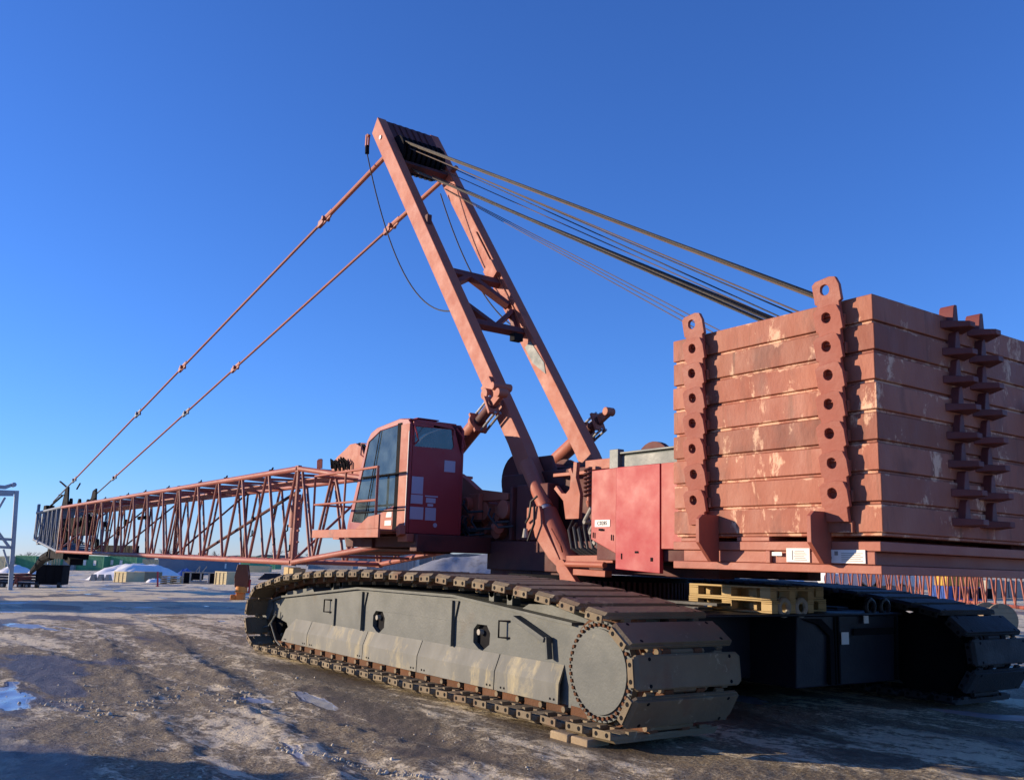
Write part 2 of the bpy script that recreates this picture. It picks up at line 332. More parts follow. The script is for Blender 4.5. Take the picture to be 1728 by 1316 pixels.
def shoe_mesh():
    W = Yf-Yn; m = MB()
    # local: x along travel, y across, z outward; top surface at z=0
    prof = [(0, -.075), (.0, -.045), (.075, 0), (W-.075, 0), (W, -.045), (W, -.075)]
    def rounded(h):   # plan outline with softened outer corners
        return [(-h, .05), (-h+.04, 0), (h-.04, 0), (h, .05), (h, W-.05), (h-.04, W), (-h+.04, W), (-h, W-.05)]
    h = .149
    m.plate([rounded(h)], lambda a, b, t: (a, b, t), -.062, -.03)
    m.plate([[(0.012, 0), (W-.03, 0), (W-.065, .0301), (.045, .0301)]], lambda a, b, t: (t, a, b-.0301), -h+.012, h-.012)
    # links and lugs on the inner side
    for y0, y1 in ((.40, .50), (.80, .90)):
        m.c = 2; m.box(-.19, .16, y0, y1, -.155, -.066); m.c = 0
    m.box(-.06, .06, .52, .78, -.20, -.062)
    m.box(-.135, .10, .10, .38, -.078, -.0605); m.box(-.135, .10, .93, W-.10, -.078, -.0605)
    for y0 in (.17, 1.05): m.box(-.165, -.12, y0, y0+.10, -.094, -.0605)
    for y0 in (.24, 1.12): m.box(.10, .165, y0, y0+.07, -.088, -.0605)
    m.tube((-.165, .36, -.11), (-.165, .94, -.11), .032, 8)
    # end face; black discs stand in for the dark of the bolt holes
    m.box(-h+.03, h-.03, -.004, .012, -.10, -.03)
    m.c = 1
    for x in (-.07, .07):
        m.tube((x, -.0075, -.066), (x, .0, -.066), .021, 10)
        m.tube((x*1.6, .17, -.001), (x*1.6, .17, .003), .018, 8)
        m.tube((x*1.6, W-.17, -.001), (x*1.6, W-.17, .003), .018, 8)
    return m
def crawler(y0, flip, label, skip=None):
    """near crawler built from y0 (outer face) towards +y; flip mirrors for the far one"""
    sgn = -1 if flip else 1
    Y = lambda d: y0+sgn*(d+.2)
    def cam_scaled(m):          # the frame sits a hand inboard of the shoe ends, scaled about the camera
        m.v = [V((p.x*1.036, p.y, p.z*1.036-.056)) for p in m.v]; return m
    o = MB()
    outl = [(-15.0, .60), (-15.02, .78), (-14.55, .875), (-11.77, 1.12), (-9.27, 1.13), (-7.10, .965), (-6.72, 1.0), (-6.35, .86), (-6.2, .6), (-6.3, .36), (-6.6, .2), (-7.2, .20), (-14.0, .22), (-14.3, .50)]
    hexh = lambda cx: [(cx-.16, .66), (cx-.16, .80), (cx-.09, .86), (cx+.10, .86), (cx+.17, .78), (cx+.16, .66), (cx+.03, .585), (cx-.05, .60)]
    holes = [hexh(-11.18), hexh(-8.73)]
    a, b = sorted((Y(.20), Y(.26))); o.pxz([outl]+holes, a, b)
    a, b = sorted((Y(.40), Y(.8))); o.pxz([outl], a, b)
    rim = [(-15.02, .78), (-14.55, .875), (-11.77, 1.12), (-9.27, 1.13), (-7.10, .965)]
    for p, q in zip(rim, rim[1:]):
        a, b = sorted((Y(.15), Y(.85))); c = (a+b)/2
        o.beam((p[0], c, p[1]+.012), (q[0], c, q[1]+.012), b-a, .03, (0, 1, 0))
    f = cam_scaled(o).build('crawler', 'grey', crane, bevel=.006); f['label'] = label
    # black boxes stand in for shade inside the two shaft openings; pale shaft ends
    for cx in (-11.18, -8.73):
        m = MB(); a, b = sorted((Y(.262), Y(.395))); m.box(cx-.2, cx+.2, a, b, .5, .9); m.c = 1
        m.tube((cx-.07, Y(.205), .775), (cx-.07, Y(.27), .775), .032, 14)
        cam_scaled(m).build('shaft_recess', ['black', 'conc'], f)
    m = MB(); m.pxz([[(-15.0, .85), (-14.2, 1.12), (-12.7, 1.27), (-11.5, 1.32), (-9.5, 1.32), (-8, 1.27), (-7.1, 1.17), (-6.5, .9), (-6.9, .3), (-15, .3)]], Y(.76), Y(.82)); cam_scaled(m).build('dark_gap_sheet', 'black', f)  # black sheet added to darken the view through the track loop
    # web stiffeners
    for x, z1, ty in ((-12.52, .98, .05), (-11.62, 1.11, .09), (-9.30, 1.11, .09)):
        m = MB(); a, b = sorted((Y(.2-ty*.55), Y(.2))); m.box(x-.013, x+.013, a, b, .58, z1-.02)
        if z1 > 1.05: m.pxz([[(x-.10, z1-.02), (x+.10, z1-.02), (x+.02, z1-.26), (x-.02, z1-.26)]], Y(.2-.02), Y(.2))
        cam_scaled(m).build('web_stiffener', 'grey', f, bevel=.003)
    # bent guard plate and pull handles
    m = MB(); m.beam((-8.02, Y(.15), .98), (-7.48, Y(.15), .80), .10, .05); m.beam((-7.47, Y(.15), .83), (-7.44, Y(.15), .62), .07, .03)
    cam_scaled(m).build('bent_guard', 'grey', f, bevel=.004)
    for x in (-12.72, -8.25):
        m = MB(); m.path([(x+.06, Y(.2), .93), (x-.05, Y(.13), .93), (x-.05, Y(.13), .76), (x+.06, Y(.2), .76)], .012); cam_scaled(m).build('pull_handle', 'black', f)
    # mud skirt panels
    cuts = [(-14.28, -13.3), (-13.29, -11.45), (-11.44, -10.0), (-9.99, -8.35), (-8.34, -7.25)]
    for i, (x0, x1) in enumerate(cuts):
        m = MB(); c0 = .12 if i == 0 else 0
        prof = [(Y(.195), .585), (Y(.125), .41), (Y(.12), .225), (Y(.14), .225), (Y(.145), .40), (Y(.205), .56)]
        n = len(prof); P = [(x0+(c0*3 if k in (0, 5) else c0*1.2 if k in (1, 4) else 0), y, z) for k, (y, z) in enumerate(prof)]+[(x1-.008, y, z) for y, z in prof]
        m.add(P, [(0, 1, 2, 3, 4, 5), tuple(range(6, 12))[::-1]]+[(k, n+k, n+(k+1) % n, (k+1) % n) for k in range(n)])
        m.c = 1
        for xx in (x0+.12, x1-.13):
            for dx in (0, .06): m.tube((xx+dx, Y(.116), .262), (xx+dx, Y(.125), .262), .012, 6)
        cam_scaled(m).build('mud_skirt', ['skirt', 'black'], f, smooth=False)
    # final drive: rim, bolt ring, cover
    cx, cz = -6.62, .60
    m = MB(); m.tube((cx, Y(.17), cz), (cx, Y(.85), cz), .50, 48); cam_scaled(m).build('drive_sprocket', 'black' if flip else 'rust', f)  # far sprocket coloured black to stand in for its shade
    m = MB(); m.tube((cx, Y(.10), cz), (cx, Y(.17), cz), .445, 48); m.c = 1
    for i in range(40):
        t = 2*math.pi*i/40; x, z = cx+.408*math.cos(t), cz+.408*math.sin(t)
        m.tube((x, Y(.075), z), (x, Y(.1), z), .017, 8)
    m.c = 2
    for i in range(40):
        t = 2*math.pi*(i+.5)/40; x, z = cx+.432*math.cos(t), cz+.432*math.sin(t)
        m.tube((x, Y(.097), z), (x, Y(.1), z), .012, 6)
    m.c = 0; m.tube((cx, Y(.078), cz), (cx, Y(.1), cz), .375, 48)
    cam_scaled(m).build('drive_cover', ['grey', 'rust', 'black'], f, bevel=.003)
    # idler and its yoke
    m = MB(); m.tube((-15.12, Y(.3), .62), (-15.12, Y(.75), .62), .46, 32); m.c = 1; m.tube((-15.12, Y(.26), .62), (-15.12, Y(.3), .62), .2, 20)
    cam_scaled(m).build('idler_wheel', ['black', 'darkblue'], f)
    m = MB(); m.pxz([[(-15.42, .52), (-15.44, .70), (-15.3, .80), (-14.9, .80), (-14.86, .68), (-15.0, .50)]], Y(.16), Y(.30)); m.box(-15.46, -15.30, *sorted((Y(.12), Y(.2))), .50, .60)
    cam_scaled(m).build('idler_yoke', 'grey', f, bevel=.01)
    m = MB(); m.path([(-15.3, Y(.14), .62), (-15.36, Y(.08), .45), (-15.1, Y(.08), .36), (-14.8, Y(.1), .42), (-14.55, Y(.12), .62)], .014)
    m.path([(-14.62, Y(.14), .66), (-14.7, Y(.1), .45), (-14.45, Y(.1), .22), (-14.25, Y(.1), .16)], .014); cam_scaled(m).build('grease_hose', 'grey', f)
    for x, z in ((-13.9, .96), (-12.9, 1.04), (-12.6, 1.06), (-8.7, 1.11), (-8.35, 1.09)):
        m = MB(); m.box(x-.05, x+.05, *sorted((Y(.3), Y(.42))), z, z+.14); m.tube((x, Y(.3), z+.1), (x, Y(.75), z+.1), .06, 12)
        cam_scaled(m).build('carrier_roller', 'grey', f, bevel=.004)
    m = MB(); m.pxz([[(-14.5, .88), (-14.35, .98), (-13.4, 1.08), (-13.3, 1.0)]], Y(.2), Y(.5)); cam_scaled(m).build('front_cowl', 'grey', f, bevel=.004)
    m = MB(); m.pxz([[(-8.2, 1.03), (-8.0, 1.12), (-7.6, 1.13), (-7.0, 1.02), (-7.0, .94)]], Y(.3), Y(.8))
    cam_scaled(m).build('rear_cowl', 'grey', f, bevel=.004)
    m = MB()
    for i in range(14):
        x = -13.9+i*.52; m.tube((x, Y(.35), .2), (x, Y(.75), .2), .13, 18)
    cam_scaled(m).build('track_roller', 'rust', f)
    # shoes
    sh = None
    for i, (p, d) in enumerate(track_positions(TOP, .385)):
        if skip and skip(p): continue
        if sh is None:
            sm = shoe_mesh(); sh = sm.build('track_shoe', ['shoeshade' if flip else 'shoe', 'black', 'black' if flip else 'rust'], None); o_ = sh
            bv = sh.modifiers.new('bevel', 'BEVEL'); bv.width = .01; bv.segments = 2; bv.limit_method = 'ANGLE'; bv.angle_limit = R(40)
        else:
            o_ = sh.copy(); COL.objects.link(o_)
        o_.parent = f
        nrm = V((d.y, -d.x))        # outward in the x,z plane (path runs counter-clockwise seen from -y)
        xa = V((d.x, 0, d.y)); za = V((nrm.x, 0, nrm.y)); ya = za.cross(xa)
        if (ya.y < 0): xa = -xa; ya = za.cross(xa)
        if flip: base = V((p.x, y0-(Yf-Yn), p.y))
        else: base = V((p.x, y0, p.y))
        jit = random.uniform(-.006, .006); rot = Matrix((xa, ya, za)).transposed() @ Matrix.Rotation(random.uniform(-.045, .045), 3, 'Y') @ Matrix.Rotation(random.uniform(-.008, .008), 3, 'Z')
        o_.rotation_euler = rot.to_euler(); o_.location = base+V((0, jit, 0))-LOC[f]
    return f
crawler(Yn, False, 'grey crawler frame with brown steel track shoes on the sunlit side')
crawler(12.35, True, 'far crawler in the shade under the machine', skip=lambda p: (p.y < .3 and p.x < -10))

# ---- carbody and turntable
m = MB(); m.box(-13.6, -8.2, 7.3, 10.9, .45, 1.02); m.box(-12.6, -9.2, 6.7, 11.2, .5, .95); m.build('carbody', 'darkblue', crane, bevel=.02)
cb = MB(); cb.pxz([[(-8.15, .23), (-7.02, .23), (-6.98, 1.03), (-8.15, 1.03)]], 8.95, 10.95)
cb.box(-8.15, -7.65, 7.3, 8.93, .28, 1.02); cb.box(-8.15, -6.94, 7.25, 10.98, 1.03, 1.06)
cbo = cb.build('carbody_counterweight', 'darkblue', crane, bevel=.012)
for y in (9.62, 9.68, 10.85):
    m = MB(); m.box(-7.01, -6.965, y, y+.03, .25, 1.02); m.build('seam_plate', 'black', cbo)
m = MB(); m.pyz([[(9.02, 1.0), (9.35, 1.0), (9.58, .85), (9.58, .27), (9.5, .25), (9.5, .8), (9.3, .93)]], -7.0, -6.95)
m.build('curved_stiffener', 'black', cbo)
m = MB(); m.box(-6.962, -6.955, 9.73, 9.87, .70, .84); m.box(-6.938, -6.93, 10.15, 10.24, .94, 1.03); m.build('placard', 'white', cbo)
m = MB(); m.box(-6.97, -6.96, 9.98, 10.8, .80, .88); m.build('hand_slot', 'black', cbo)
for y in (8.72, 9.02, 10.35, 10.65):
    m = MB(); c_ = (-6.98, y, 1.13)
    pts = [(c_[0], c_[1]+.085*math.cos(t), c_[2]+.085*math.sin(t)) for t in [2*math.pi*k/16 for k in range(17)]]
    m.path(pts, .032, 8); m.build('lifting_eye', 'conc' if y < 10 else 'darkblue', cbo)
m = MB(); m.tube((-10.9, 9.3, 1.0), (-10.9, 9.3, 1.38), 1.35, 64); m.c = 1
for i in range(110):
    t = 2*math.pi*i/110; c, s_ = math.cos(t), math.sin(t)
    m.obox((-10.9+1.38*c, 9.3+1.38*s_, 1.2), (c*.05, s_*.05, 0), (-s_*.02, c*.02, 0), (0, 0, .12))
m.build('slewing_ring', ['black', 'darkred'], crane)
m = MB()
for i, (y, z) in enumerate([(7.6, 1.08), (7.9, 1.12), (10.1, 1.07)]):
    m.beam((-12.5, y, z), (-7.4, y+.3, z+.02), .25, .03)
m.build('catwalk_plate', 'darkblue', crane)

# ---- revolving frame
m = MB(); m.box(-12.5, -7.6, 8.35, 8.62, 1.42, 1.86); m.box(-12.5, -7.6, 9.98, 10.25, 1.42, 1.86); m.box(-12.4, -7.7, 8.63, 9.97, 1.44, 1.70); m.box(-14.4, -12.51, 8.35, 8.62, 1.75, 1.92); m.box(-14.4, -12.51, 9.98, 10.25, 1.75, 1.92); m.box(-7.59, -4.2, 8.35, 8.6, 1.56, 1.86)
m.box(-12.5, -11.4, 8.42, 8.62, 1.29, 1.83); m.box(-11.38, -10.5, 8.42, 8.62, 1.29, 1.81); m.box(-6.5, -4.2, 8.65, 9.95, 1.56, 1.78)
m.box(-12.62, -12.40, 7.0, 8.35, 1.66, 1.92); m.box(-15.0, -12.6, 7.05, 7.15, 1.72, 1.9); m.box(-15.0, -12.6, 7.75, 7.85, 1.72, 1.9); m.box(-14.3, -13.9, 7.0, 8.4, 1.70, 1.86)
m.build('revolving_frame', 'darkred', crane, bevel=.012)
m = MB()      # lit clutter between frame and track
m.beam((-9.95, 8.0, 1.60), (-9.0, 8.0, 1.62), .14, .10); m.beam((-9.75, 7.95, 1.44), (-9.1, 7.95, 1.43), .12, .08)
m.tube((-9.9, 7.9, 1.54), (-9.0, 7.8, 1.54), .04, 10); m.pxz([[(-10.2, 1.5), (-10.05, 1.52), (-9.8, 1.3), (-9.78, 1.18), (-10.15, 1.18)]], 8.0, 8.08)
m.build('slew_bracket', 'red', crane, bevel=.006)
# hose loom left of the engine cabinet
for i in range(9):
    x = -9.9+i*.11; m = MB(); m.path([(x-.5, 8.4-.02*i, 2.15-.05*(i % 3)), (x-.15, 8.05, 2.0+.03*(i % 2)), (x+.05, 7.95, 1.75), (x+.25, 8.1, 1.6), (x+.7, 8.3, 1.58)], .02+.005*(i % 3), 8)
    m.build('hydraulic_hose', 'rubber', crane)
m = MB()
for x, z in ((-9.62, 2.12), (-9.5, 1.98), (-9.42, 1.84), (-9.25, 1.78), (-9.1, 1.72)):
    m.tube((x, 7.98, z), (x+.13, 7.98, z+.16), .028, 10); m.tube((x, 7.96, z-.02), (x, 8.2, z-.02), .03, 10)
m.build('hose_fitting', 'conc', crane)

# ---- machinery housings behind mast foot
m = MB(); m.box(-11.95, -9.2, 8.66, 9.9, 1.7, 2.95); m.box(-12.6, -11.3, 8.5, 8.64, 1.84, 2.35)
m.box(-11.9, -9.3, 8.92, 9.1, 2.9, 3.03); m.build('winch_housing', 'darkred', crane, bevel=.02)
m = MB(); m.pxz([circ(-12.28, 2.86, .42, 28)], 8.72, 8.80); m.pxz([circ(-12.28, 2.86, .42, 28)], 9.7, 9.78); m.tube((-12.35, 8.8, 2.9), (-12.35, 9.7, 2.9), .3, 28)
m.build('boom_hoist_drum', 'darkred', crane)
m = MB(); m.box(-11.75, -10.95, 8.36, 8.58, 1.87, 2.72); m.box(-11.85, -11.78, 8.3, 8.5, 1.87, 2.7); m.build('control_valve_box', 'darkred', crane, bevel=.02)
m = MB(); m.pxz([circ(-9.5, 2.92, .36, 28)], 9.1, 9.2); m.tube((-9.5, 9.2, 2.92), (-9.5, 9.9, 2.92), .28, 24); m.build('drum_flange', 'darkred', crane)
m = MB(); m.pxz([[(-10.16, 2.96), (-10.08, 2.95), (-10.10, 2.74), (-10.05, 2.62), (-10.0, 2.5), (-10.02, 2.16), (-10.32, 2.16), (-10.38, 2.42), (-10.60, 2.60), (-10.55, 2.645), (-10.42, 2.53), (-10.32, 2.52), (-10.24, 2.58), (-10.22, 2.75), (-10.28, 2.86), (-10.22, 2.88), (-10.17, 2.80)]], 8.2, 8.26)
m.build('forked_bracket', 'red', crane, bevel=.006)
m = MB(); m.beam((-11.0, 8.55, 2.84), (-9.3, 8.55, 2.84), .12, .05); m.beam((-10.2, 8.5, 2.93), (-9.25, 8.5, 2.93), .1, .14); m.build('cross_rail', 'red', crane, bevel=.006)
m = MB()
cc = [(-9.62+.075*math.cos(t), 8.05+.075*math.sin(t), 2.42+.009*t) for t in [k*math.pi/6 for k in range(0, 84)]]
m.path(cc, .015, 6); m.c = 1; m.tube((-9.62, 8.05, 2.36), (-9.62, 8.05, 2.84), .035, 12); m.tube((-9.62, 8.05, 2.30), (-9.62, 8.05, 2.38), .03, 12, .05)
m.build('coil_spring', ['darkred', 'red'], crane)

# lumpy winch and pump gear seen between the cab and the mast
m = MB()
for i in range(26):
    x = random.uniform(-13.2, -11.9); y = random.uniform(8.2, 8.9); z = random.uniform(2.0, 2.62); r_ = random.uniform(.05, .13)
    if i % 2: m.tube((x-r_, y, z), (x+r_*1.4, y+random.uniform(-.1, .1), z+random.uniform(-.05, .05)), r_, 14)
    else: m.tube((x, y-r_, z), (x, y+r_, z), r_*1.2, 14)
m.pxz([[(-13.4, 3.0), (-13.1, 2.86), (-12.8, 2.70), (-11.9, 2.60), (-11.9, 2.5), (-13.4, 2.5)]], 8.3, 8.42)
m.box(-12.9, -12.6, 8.22, 8.3, 2.2, 2.62)
m.build('hoist_gearbox', 'red', crane, bevel=.008)
m = MB()
for i in range(14):
    x = random.uniform(-13.2, -12.0); z = random.uniform(1.95, 2.55)
    m.path([(x, 8.15, z), (x+.1, 8.05, z-.1), (x+.25, 8.06, z-.22), (x+.45, 8.2, z-.2)], .018, 6)
m.build('hose_bundle', 'rubber', crane)
m = MB(); m.tube((-13.9, 8.25, 2.35), (-13.9, 10.3, 2.35), .42, 24); m.box(-14.6, -13.2, 8.2, 10.4, 1.80, 2.2); m.build('hoist_drum', 'darkred', crane, bevel=.01)

# ---- engine cabinet with doors
CY = 7.5
m = MB(); m.box(-8.88, -6.45, CY+.06, 11.1, 1.60, 2.69); m.build('engine_house', 'darkred', crane, bevel=.01)
h1 = MB(); h1.pxz([[(-8.92, 1.85), (-8.46, 1.68), (-8.46, 2.71), (-8.92, 2.70)]], CY, CY+.05)
d1 = h1.build('cabinet_door', 'doorfade', crane, bevel=.006); d1['label'] = 'sun bleached salmon door with a white number plate'
h2 = MB(); h2.pxz([[(-8.45, 1.50), (-7.70, 1.465), (-7.70, 2.71), (-8.45, 2.71)]], CY-.012, CY+.045)
d2 = h2.build('cabinet_door', 'doorred', crane, bevel=.006); d2['label'] = 'bright red full height door'
h3 = MB(); h3.pxz([[(-7.69, 1.74), (-6.4, 1.74), (-6.4, 2.71), (-7.69, 2.71)]], CY, CY+.05)
d3 = h3.build('cabinet_door', 'doorfade', crane, bevel=.006); d3['label'] = 'pale panel next to the weights'
for (x, z, w_, h_, pr) in ((-8.72, 1.965, .04, .013, d1), (-8.86, 1.90, .010, .035, d1), (-8.52, 1.87, .010, .035, d1), (-8.08, 1.70, .03, .012, d2), (-8.34, 1.65, .008, .035, d2), (-7.83, 1.62, .018, .022, d2)):
    m = MB(); m.box(x-w_, x+w_, CY-.020, CY-.012, z-h_, z+h_); m.build('door_latch', 'black', pr, bevel=.004)
m = MB(); m.box(-8.845, -8.565, CY-.006, CY-.001, 2.0, 2.085); np_ = m.build('number_plate', 'white', d1)
def text(s, size, parent, mtn, loc, rot, name='lettering', ext=.001, ax='CENTER'):
    cu = bpy.data.curves.new(name, 'FONT'); cu.body = s; cu.size = size; cu.extrude = ext; cu.align_x = ax; cu.align_y = 'CENTER'; cu.resolution_u = 2
    to = bpy.data.objects.new('t', cu); COL.objects.link(to); bpy.context.view_layer.update()
    me = bpy.data.meshes.new_from_object(to.evaluated_get(bpy.context.evaluated_depsgraph_get())); bpy.data.objects.remove(to)
    me.materials.clear(); me.materials.append(M[mtn]); o = bpy.data.objects.new(name, me); COL.objects.link(o); o.parent = parent; o.location = V(loc)-LOC[parent]; o.rotation_euler = rot
    LOC[o] = V(loc); return o
text('C0285', .070, np_, 'black', (-8.705, CY-.008, 2.042), (R(90), 0, 0))
m = MB(); m.box(-8.55, -6.3, CY+.12, 11.0, 2.70, 2.88); m.build('engine_hood', 'roofgrey', crane, bevel=.02)
m = MB(); m.box(-8.62, -6.2, CY+.08, 11.05, 2.885, 2.91); m.box(-8.66, -8.5, CY+.06, CY+.16, 2.70, 2.95); m.build('hood_rim', 'roofgrey', crane, bevel=.006)

# ---- counterweight tray
m = MB()
m.box(-6.2, -4.07, 6.2, 12.4, 1.535, 1.60); m.box(-6.09, -4.17, 6.225, 12.38, 1.602, 1.70); m.box(-6.2, -4.07, 6.2, 12.4, 1.702, 1.775)  # tray runs on out of view, widened to deepen the shade below
m.box(-5.45, -5.1, 6.21, 8.40, 1.777, 1.815); m.box(-6.15, -5.9, 6.25, 8.38, 1.777, 1.815); m.box(-4.75, -4.6, 6.25, 8.38, 1.777, 1.815); m.box(-5.45, -4.5, 7, 8.38, 1.777, 1.813)
m.box(-4.93, -4.12, 6.2, 6.222, 1.604, 1.70); m.box(-5.13, -5.08, 6.19, 6.22, 1.60, 1.70)
tray = m.build('counterweight_tray', 'tray', crane, bevel=.006)
for x in (-5.66, -4.51):
    m = MB(); m.plate([[(6.2, 2.0), (6.0, 2.0), (5.95, 1.96), (5.95, 1.76), (6.1, 1.60), (6.2, 1.60)]], lambda a, b, t: (t, a, b), x-.02, x+.02); m.build('guide_plate', 'lug', tray, bevel=.004)
m = MB(); m.box(-4.915, -4.69, 6.188, 6.196, 1.612, 1.722); dA = m.build('load_chart_sticker', 'white', tray)
m = MB(); m.box(-4.52, -4.195, 6.188, 6.196, 1.612, 1.712); dB = m.build('warning_sticker', 'white', tray)
m = MB(); m.box(-5.065, -4.965, 6.194, 6.200, 1.66, 1.69); m.build('serial_sticker', 'white', tray)
M['ink'] = mat('grey_ink', (.28, .26, .22), (.24, .22, .19), None, None, .6, bump=0)
m = MB()
for i in range(6): m.box(-4.84+.01*(i % 2), -4.72-.012*(i % 3), 6.185, 6.1875, 1.628+i*.014, 1.632+i*.014)
m.box(-4.857, -4.853, 6.185, 6.1875, 1.63, 1.705); m.build('printed_line', 'ink', dA)
m = MB()
for i in range(5): m.box(-4.40, -4.215-.02*(i % 2), 6.185, 6.1875, 1.628+i*.014, 1.632+i*.014)
m.box(-4.505, -4.485, 6.185, 6.1875, 1.64, 1.66); m.box(-4.46, -4.43, 6.185, 6.1875, 1.67, 1.70)
m.build('printed_line', 'ink', dB)

# ---- mast (live mast) : two legs, head, bracing
def leg(ya, yb, slot=False):
    m = MB()
    fwd = [(-18.02, 11.02), (-12.22, 3.40), (-11.72, 2.62)]; rear = [(-17.78, 11.33), (-11.83, 3.42), (-11.3, 2.60)]
    m.pxz([[fwd[0], rear[0], rear[1], rear[2], fwd[2], fwd[1]]], ya, yb); return m
mast = leg(8.5, 8.72).build('mast', 'red', crane, bevel=.012); mast['label'] = 'inclined two legged mast with sheave head'
def leg_pt(t, f=.5):   # centre of leg at height t
    xf = -18.02+(11.02-t)*(5.8/7.62); xr = -17.78+(11.33-t)*(5.95/7.91); return xf*(1-f)+xr*f
m = leg(9.88, 10.10); m.build('mast_leg', 'red', mast, bevel=.012)
m = MB(); m.pxz([[(leg_pt(5.5, .2), 5.5), (leg_pt(5.6, .75), 5.6), (leg_pt(5.1, .9), 5.12), (leg_pt(4.85, .6), 4.9), (leg_pt(5.2, .3), 5.15)]], 9.868, 9.8795); m.build('bare_patch', 'roofgrey', mast)
# head box between the legs: cover plate, sheaves
m = MB()
a = V((-17.90, 0, 11.2)); dwn = V((.6, 0, -.8)); 
rear_n = V((.8, 0, .6))
def hp(u, v, y): return (a.x+dwn.x*u+rear_n.x*v, y, a.z+dwn.z*u+rear_n.z*v)
m.obox(hp(.36, .16, 9.3), dwn*.34, (0, .58, 0), rear_n*.012); m.obox(hp(.02, .0, 9.3), dwn*.015, (0, .58, 0), rear_n*.16)
hc = m.build('head_cover', 'darkred', mast, bevel=.004)
m = MB()
for i in range(6):
    y = 8.9+i*.16
    m.obox(hp(.36, .18, y), dwn*.30, (0, .045, 0), rear_n*.02)
m.build('cover_rib', 'darkred', hc, bevel=.012)
for i in range(9):
    y = 8.80+i*.125; m = MB(); m.tube(hp(1.02, -.02, y-.035), hp(1.02, -.02, y+.035), .36, 26); m.tube(hp(1.02, -.02, y-.05), hp(1.02, -.02, y-.036), .39, 26); m.build('rope_sheave', 'black', mast)
m = MB(); m.obox(hp(1.52, .0, 9.3), dwn*.05, (0, .58, 0), rear_n*.10); m.tube(hp(1.0, 0, 8.73), hp(1.0, 0, 9.87), .05, 16); m.build('head_crossbeam', 'darkred', mast)
m = MB(); m.tube(hp(.58, .01, 8.475), hp(.58, .01, 8.5), .05, 16); m.build('head_pin', 'steel', mast)
# hanging link at the very top
m = MB(); m.beam((-18.05, 8.45, 10.95), (-18.12, 8.45, 11.0), .06, .06); m.beam((-18.12, 8.42, 11.0), (-18.12, 8.42, 10.72), .03, .05); m.beam((-18.12, 8.48, 11.0), (-18.12, 8.48, 10.72), .03, .05); m.c = 1; m.tube((-18.12, 8.45, 10.74), (-18.1, 8.45, 10.55), .05, 10); m.build('hanging_link', ['red', 'black'], mast)
def catenary(p, q, sag, n=22):
    p, q = V(p), V(q); return [p.lerp(q, t)-V((0, 0, sag*4*t*(1-t))) for t in [i/n for i in range(n+1)]]
m = MB(); m.path(catenary((-18.1, 8.45, 10.55), (-14.1, 8.52, 6.05), 1.05), .014, 6); m.build('signal_cable', 'rubber', mast)
m = MB(); m.path(catenary((-16.95, 9.75, 9.55), (-13.9, 9.9, 5.85), .55), .014, 6); m.build('signal_cable', 'rubber', mast)
# bracing (two cross beams and diagonals), box sections between the legs
zt, zb = 6.62, 5.28
A1, A2 = (leg_pt(6.98), 8.70, 6.98), (leg_pt(6.98), 9.90, 6.98)
B1, B2 = (leg_pt(5.80), 8.70, 5.80), (leg_pt(5.80), 9.90, 5.80)
mid = lambda p, q, t: tuple(V(p).lerp(V(q), t))
for p, q, wd in ((A1, A2, .16), (B1, B2, .15), (mid(A1, A2, .42), (leg_pt(6.70), 8.70, 6.67), .10), (mid(A1, A2, .42), (leg_pt(6.42), 9.86, 6.42), .13), (mid(B1, B2, .45), (leg_pt(6.25), 8.70, 6.25), .12), (mid(B1, B2, .45), (leg_pt(6.28), 9.86, 6.28), .09), ((leg_pt(6.32), 9.86, 6.32), (leg_pt(5.92, .3), 9.86, 5.92), .09)):
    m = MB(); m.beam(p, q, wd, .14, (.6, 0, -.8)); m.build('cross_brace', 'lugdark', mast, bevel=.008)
m = MB(); m.box(leg_pt(5.6)-.1, leg_pt(5.6)+.05, 9.55, 9.75, 5.58, 5.72); m.build('junction_box', 'black', mast)
m = MB(); m.obox((leg_pt(7.25, .6), 9.83, 7.25), (.12, 0, -.16), (0, .05, 0), (.13, 0, .1)); m.c = 0; m.beam((leg_pt(8.3, .8), 9.86, 8.3), (leg_pt(7.3, .8), 9.86, 7.3), .03, .03); m.beam((leg_pt(7.3, .75), 9.86, 7.3), (leg_pt(5.6, .75), 9.86, 5.6), .015, .02); m.build('cable_bracket', 'red', mast, bevel=.004)
m = MB(); m.box(leg_pt(8.22, 1.0), leg_pt(8.22, 1.0)+.1, 8.55, 8.65, 8.1, 8.3); m.build('limit_switch', 'darkred', mast)
# clamp collar and cylinders
def cylinder(p0, p1, p2, name, y, rods=True):
    m = MB(); p0, p1, p2 = [V((a_, y, b_)) for a_, b_ in (p0, p1, p2)]; d = (p1-p0).normalized(); n_ = V((-d.z, 0, d.x))
    m.tube(p0, p1, .14, 20); m.tube(p1-d*.06, p1, .17, 20)
    c = m.build('backstop_cylinder', 'red', crane, bevel=0)
    m = MB(); m.tube(p1, p2, .085, 16); m.build('cylinder_rod', 'darkred', c)
    m = MB()
    for s_ in (-1, 1):
        m.tube(p1-d*.05+n_*.17*s_, p2-d*.02+n_*.17*s_, .022, 8); m.tube(p1-d*.05+n_*.17*s_+V((0, .1, 0)), p2-d*.02+n_*.17*s_+V((0, .1, 0)), .022, 8)
    m.build('guide_rod', 'steel', c)
    m = MB(); m.obox(p1-d*.02, d*.025, (0, .12, 0), n_*.19); m.obox(p2-d*.06, d*.025, (0, .11, 0), n_*.17); m.build('rod_flange', 'red', c, bevel=.006)
    m = MB(); m.obox(p2+d*.13, d*.14, (0, .04, 0), n_*.07); m.tube(p2+d*.27+V((0, -.09, 0)), p2+d*.27+V((0, .09, 0)), .075, 16); m.build('cylinder_clevis', 'red', c, bevel=.01)
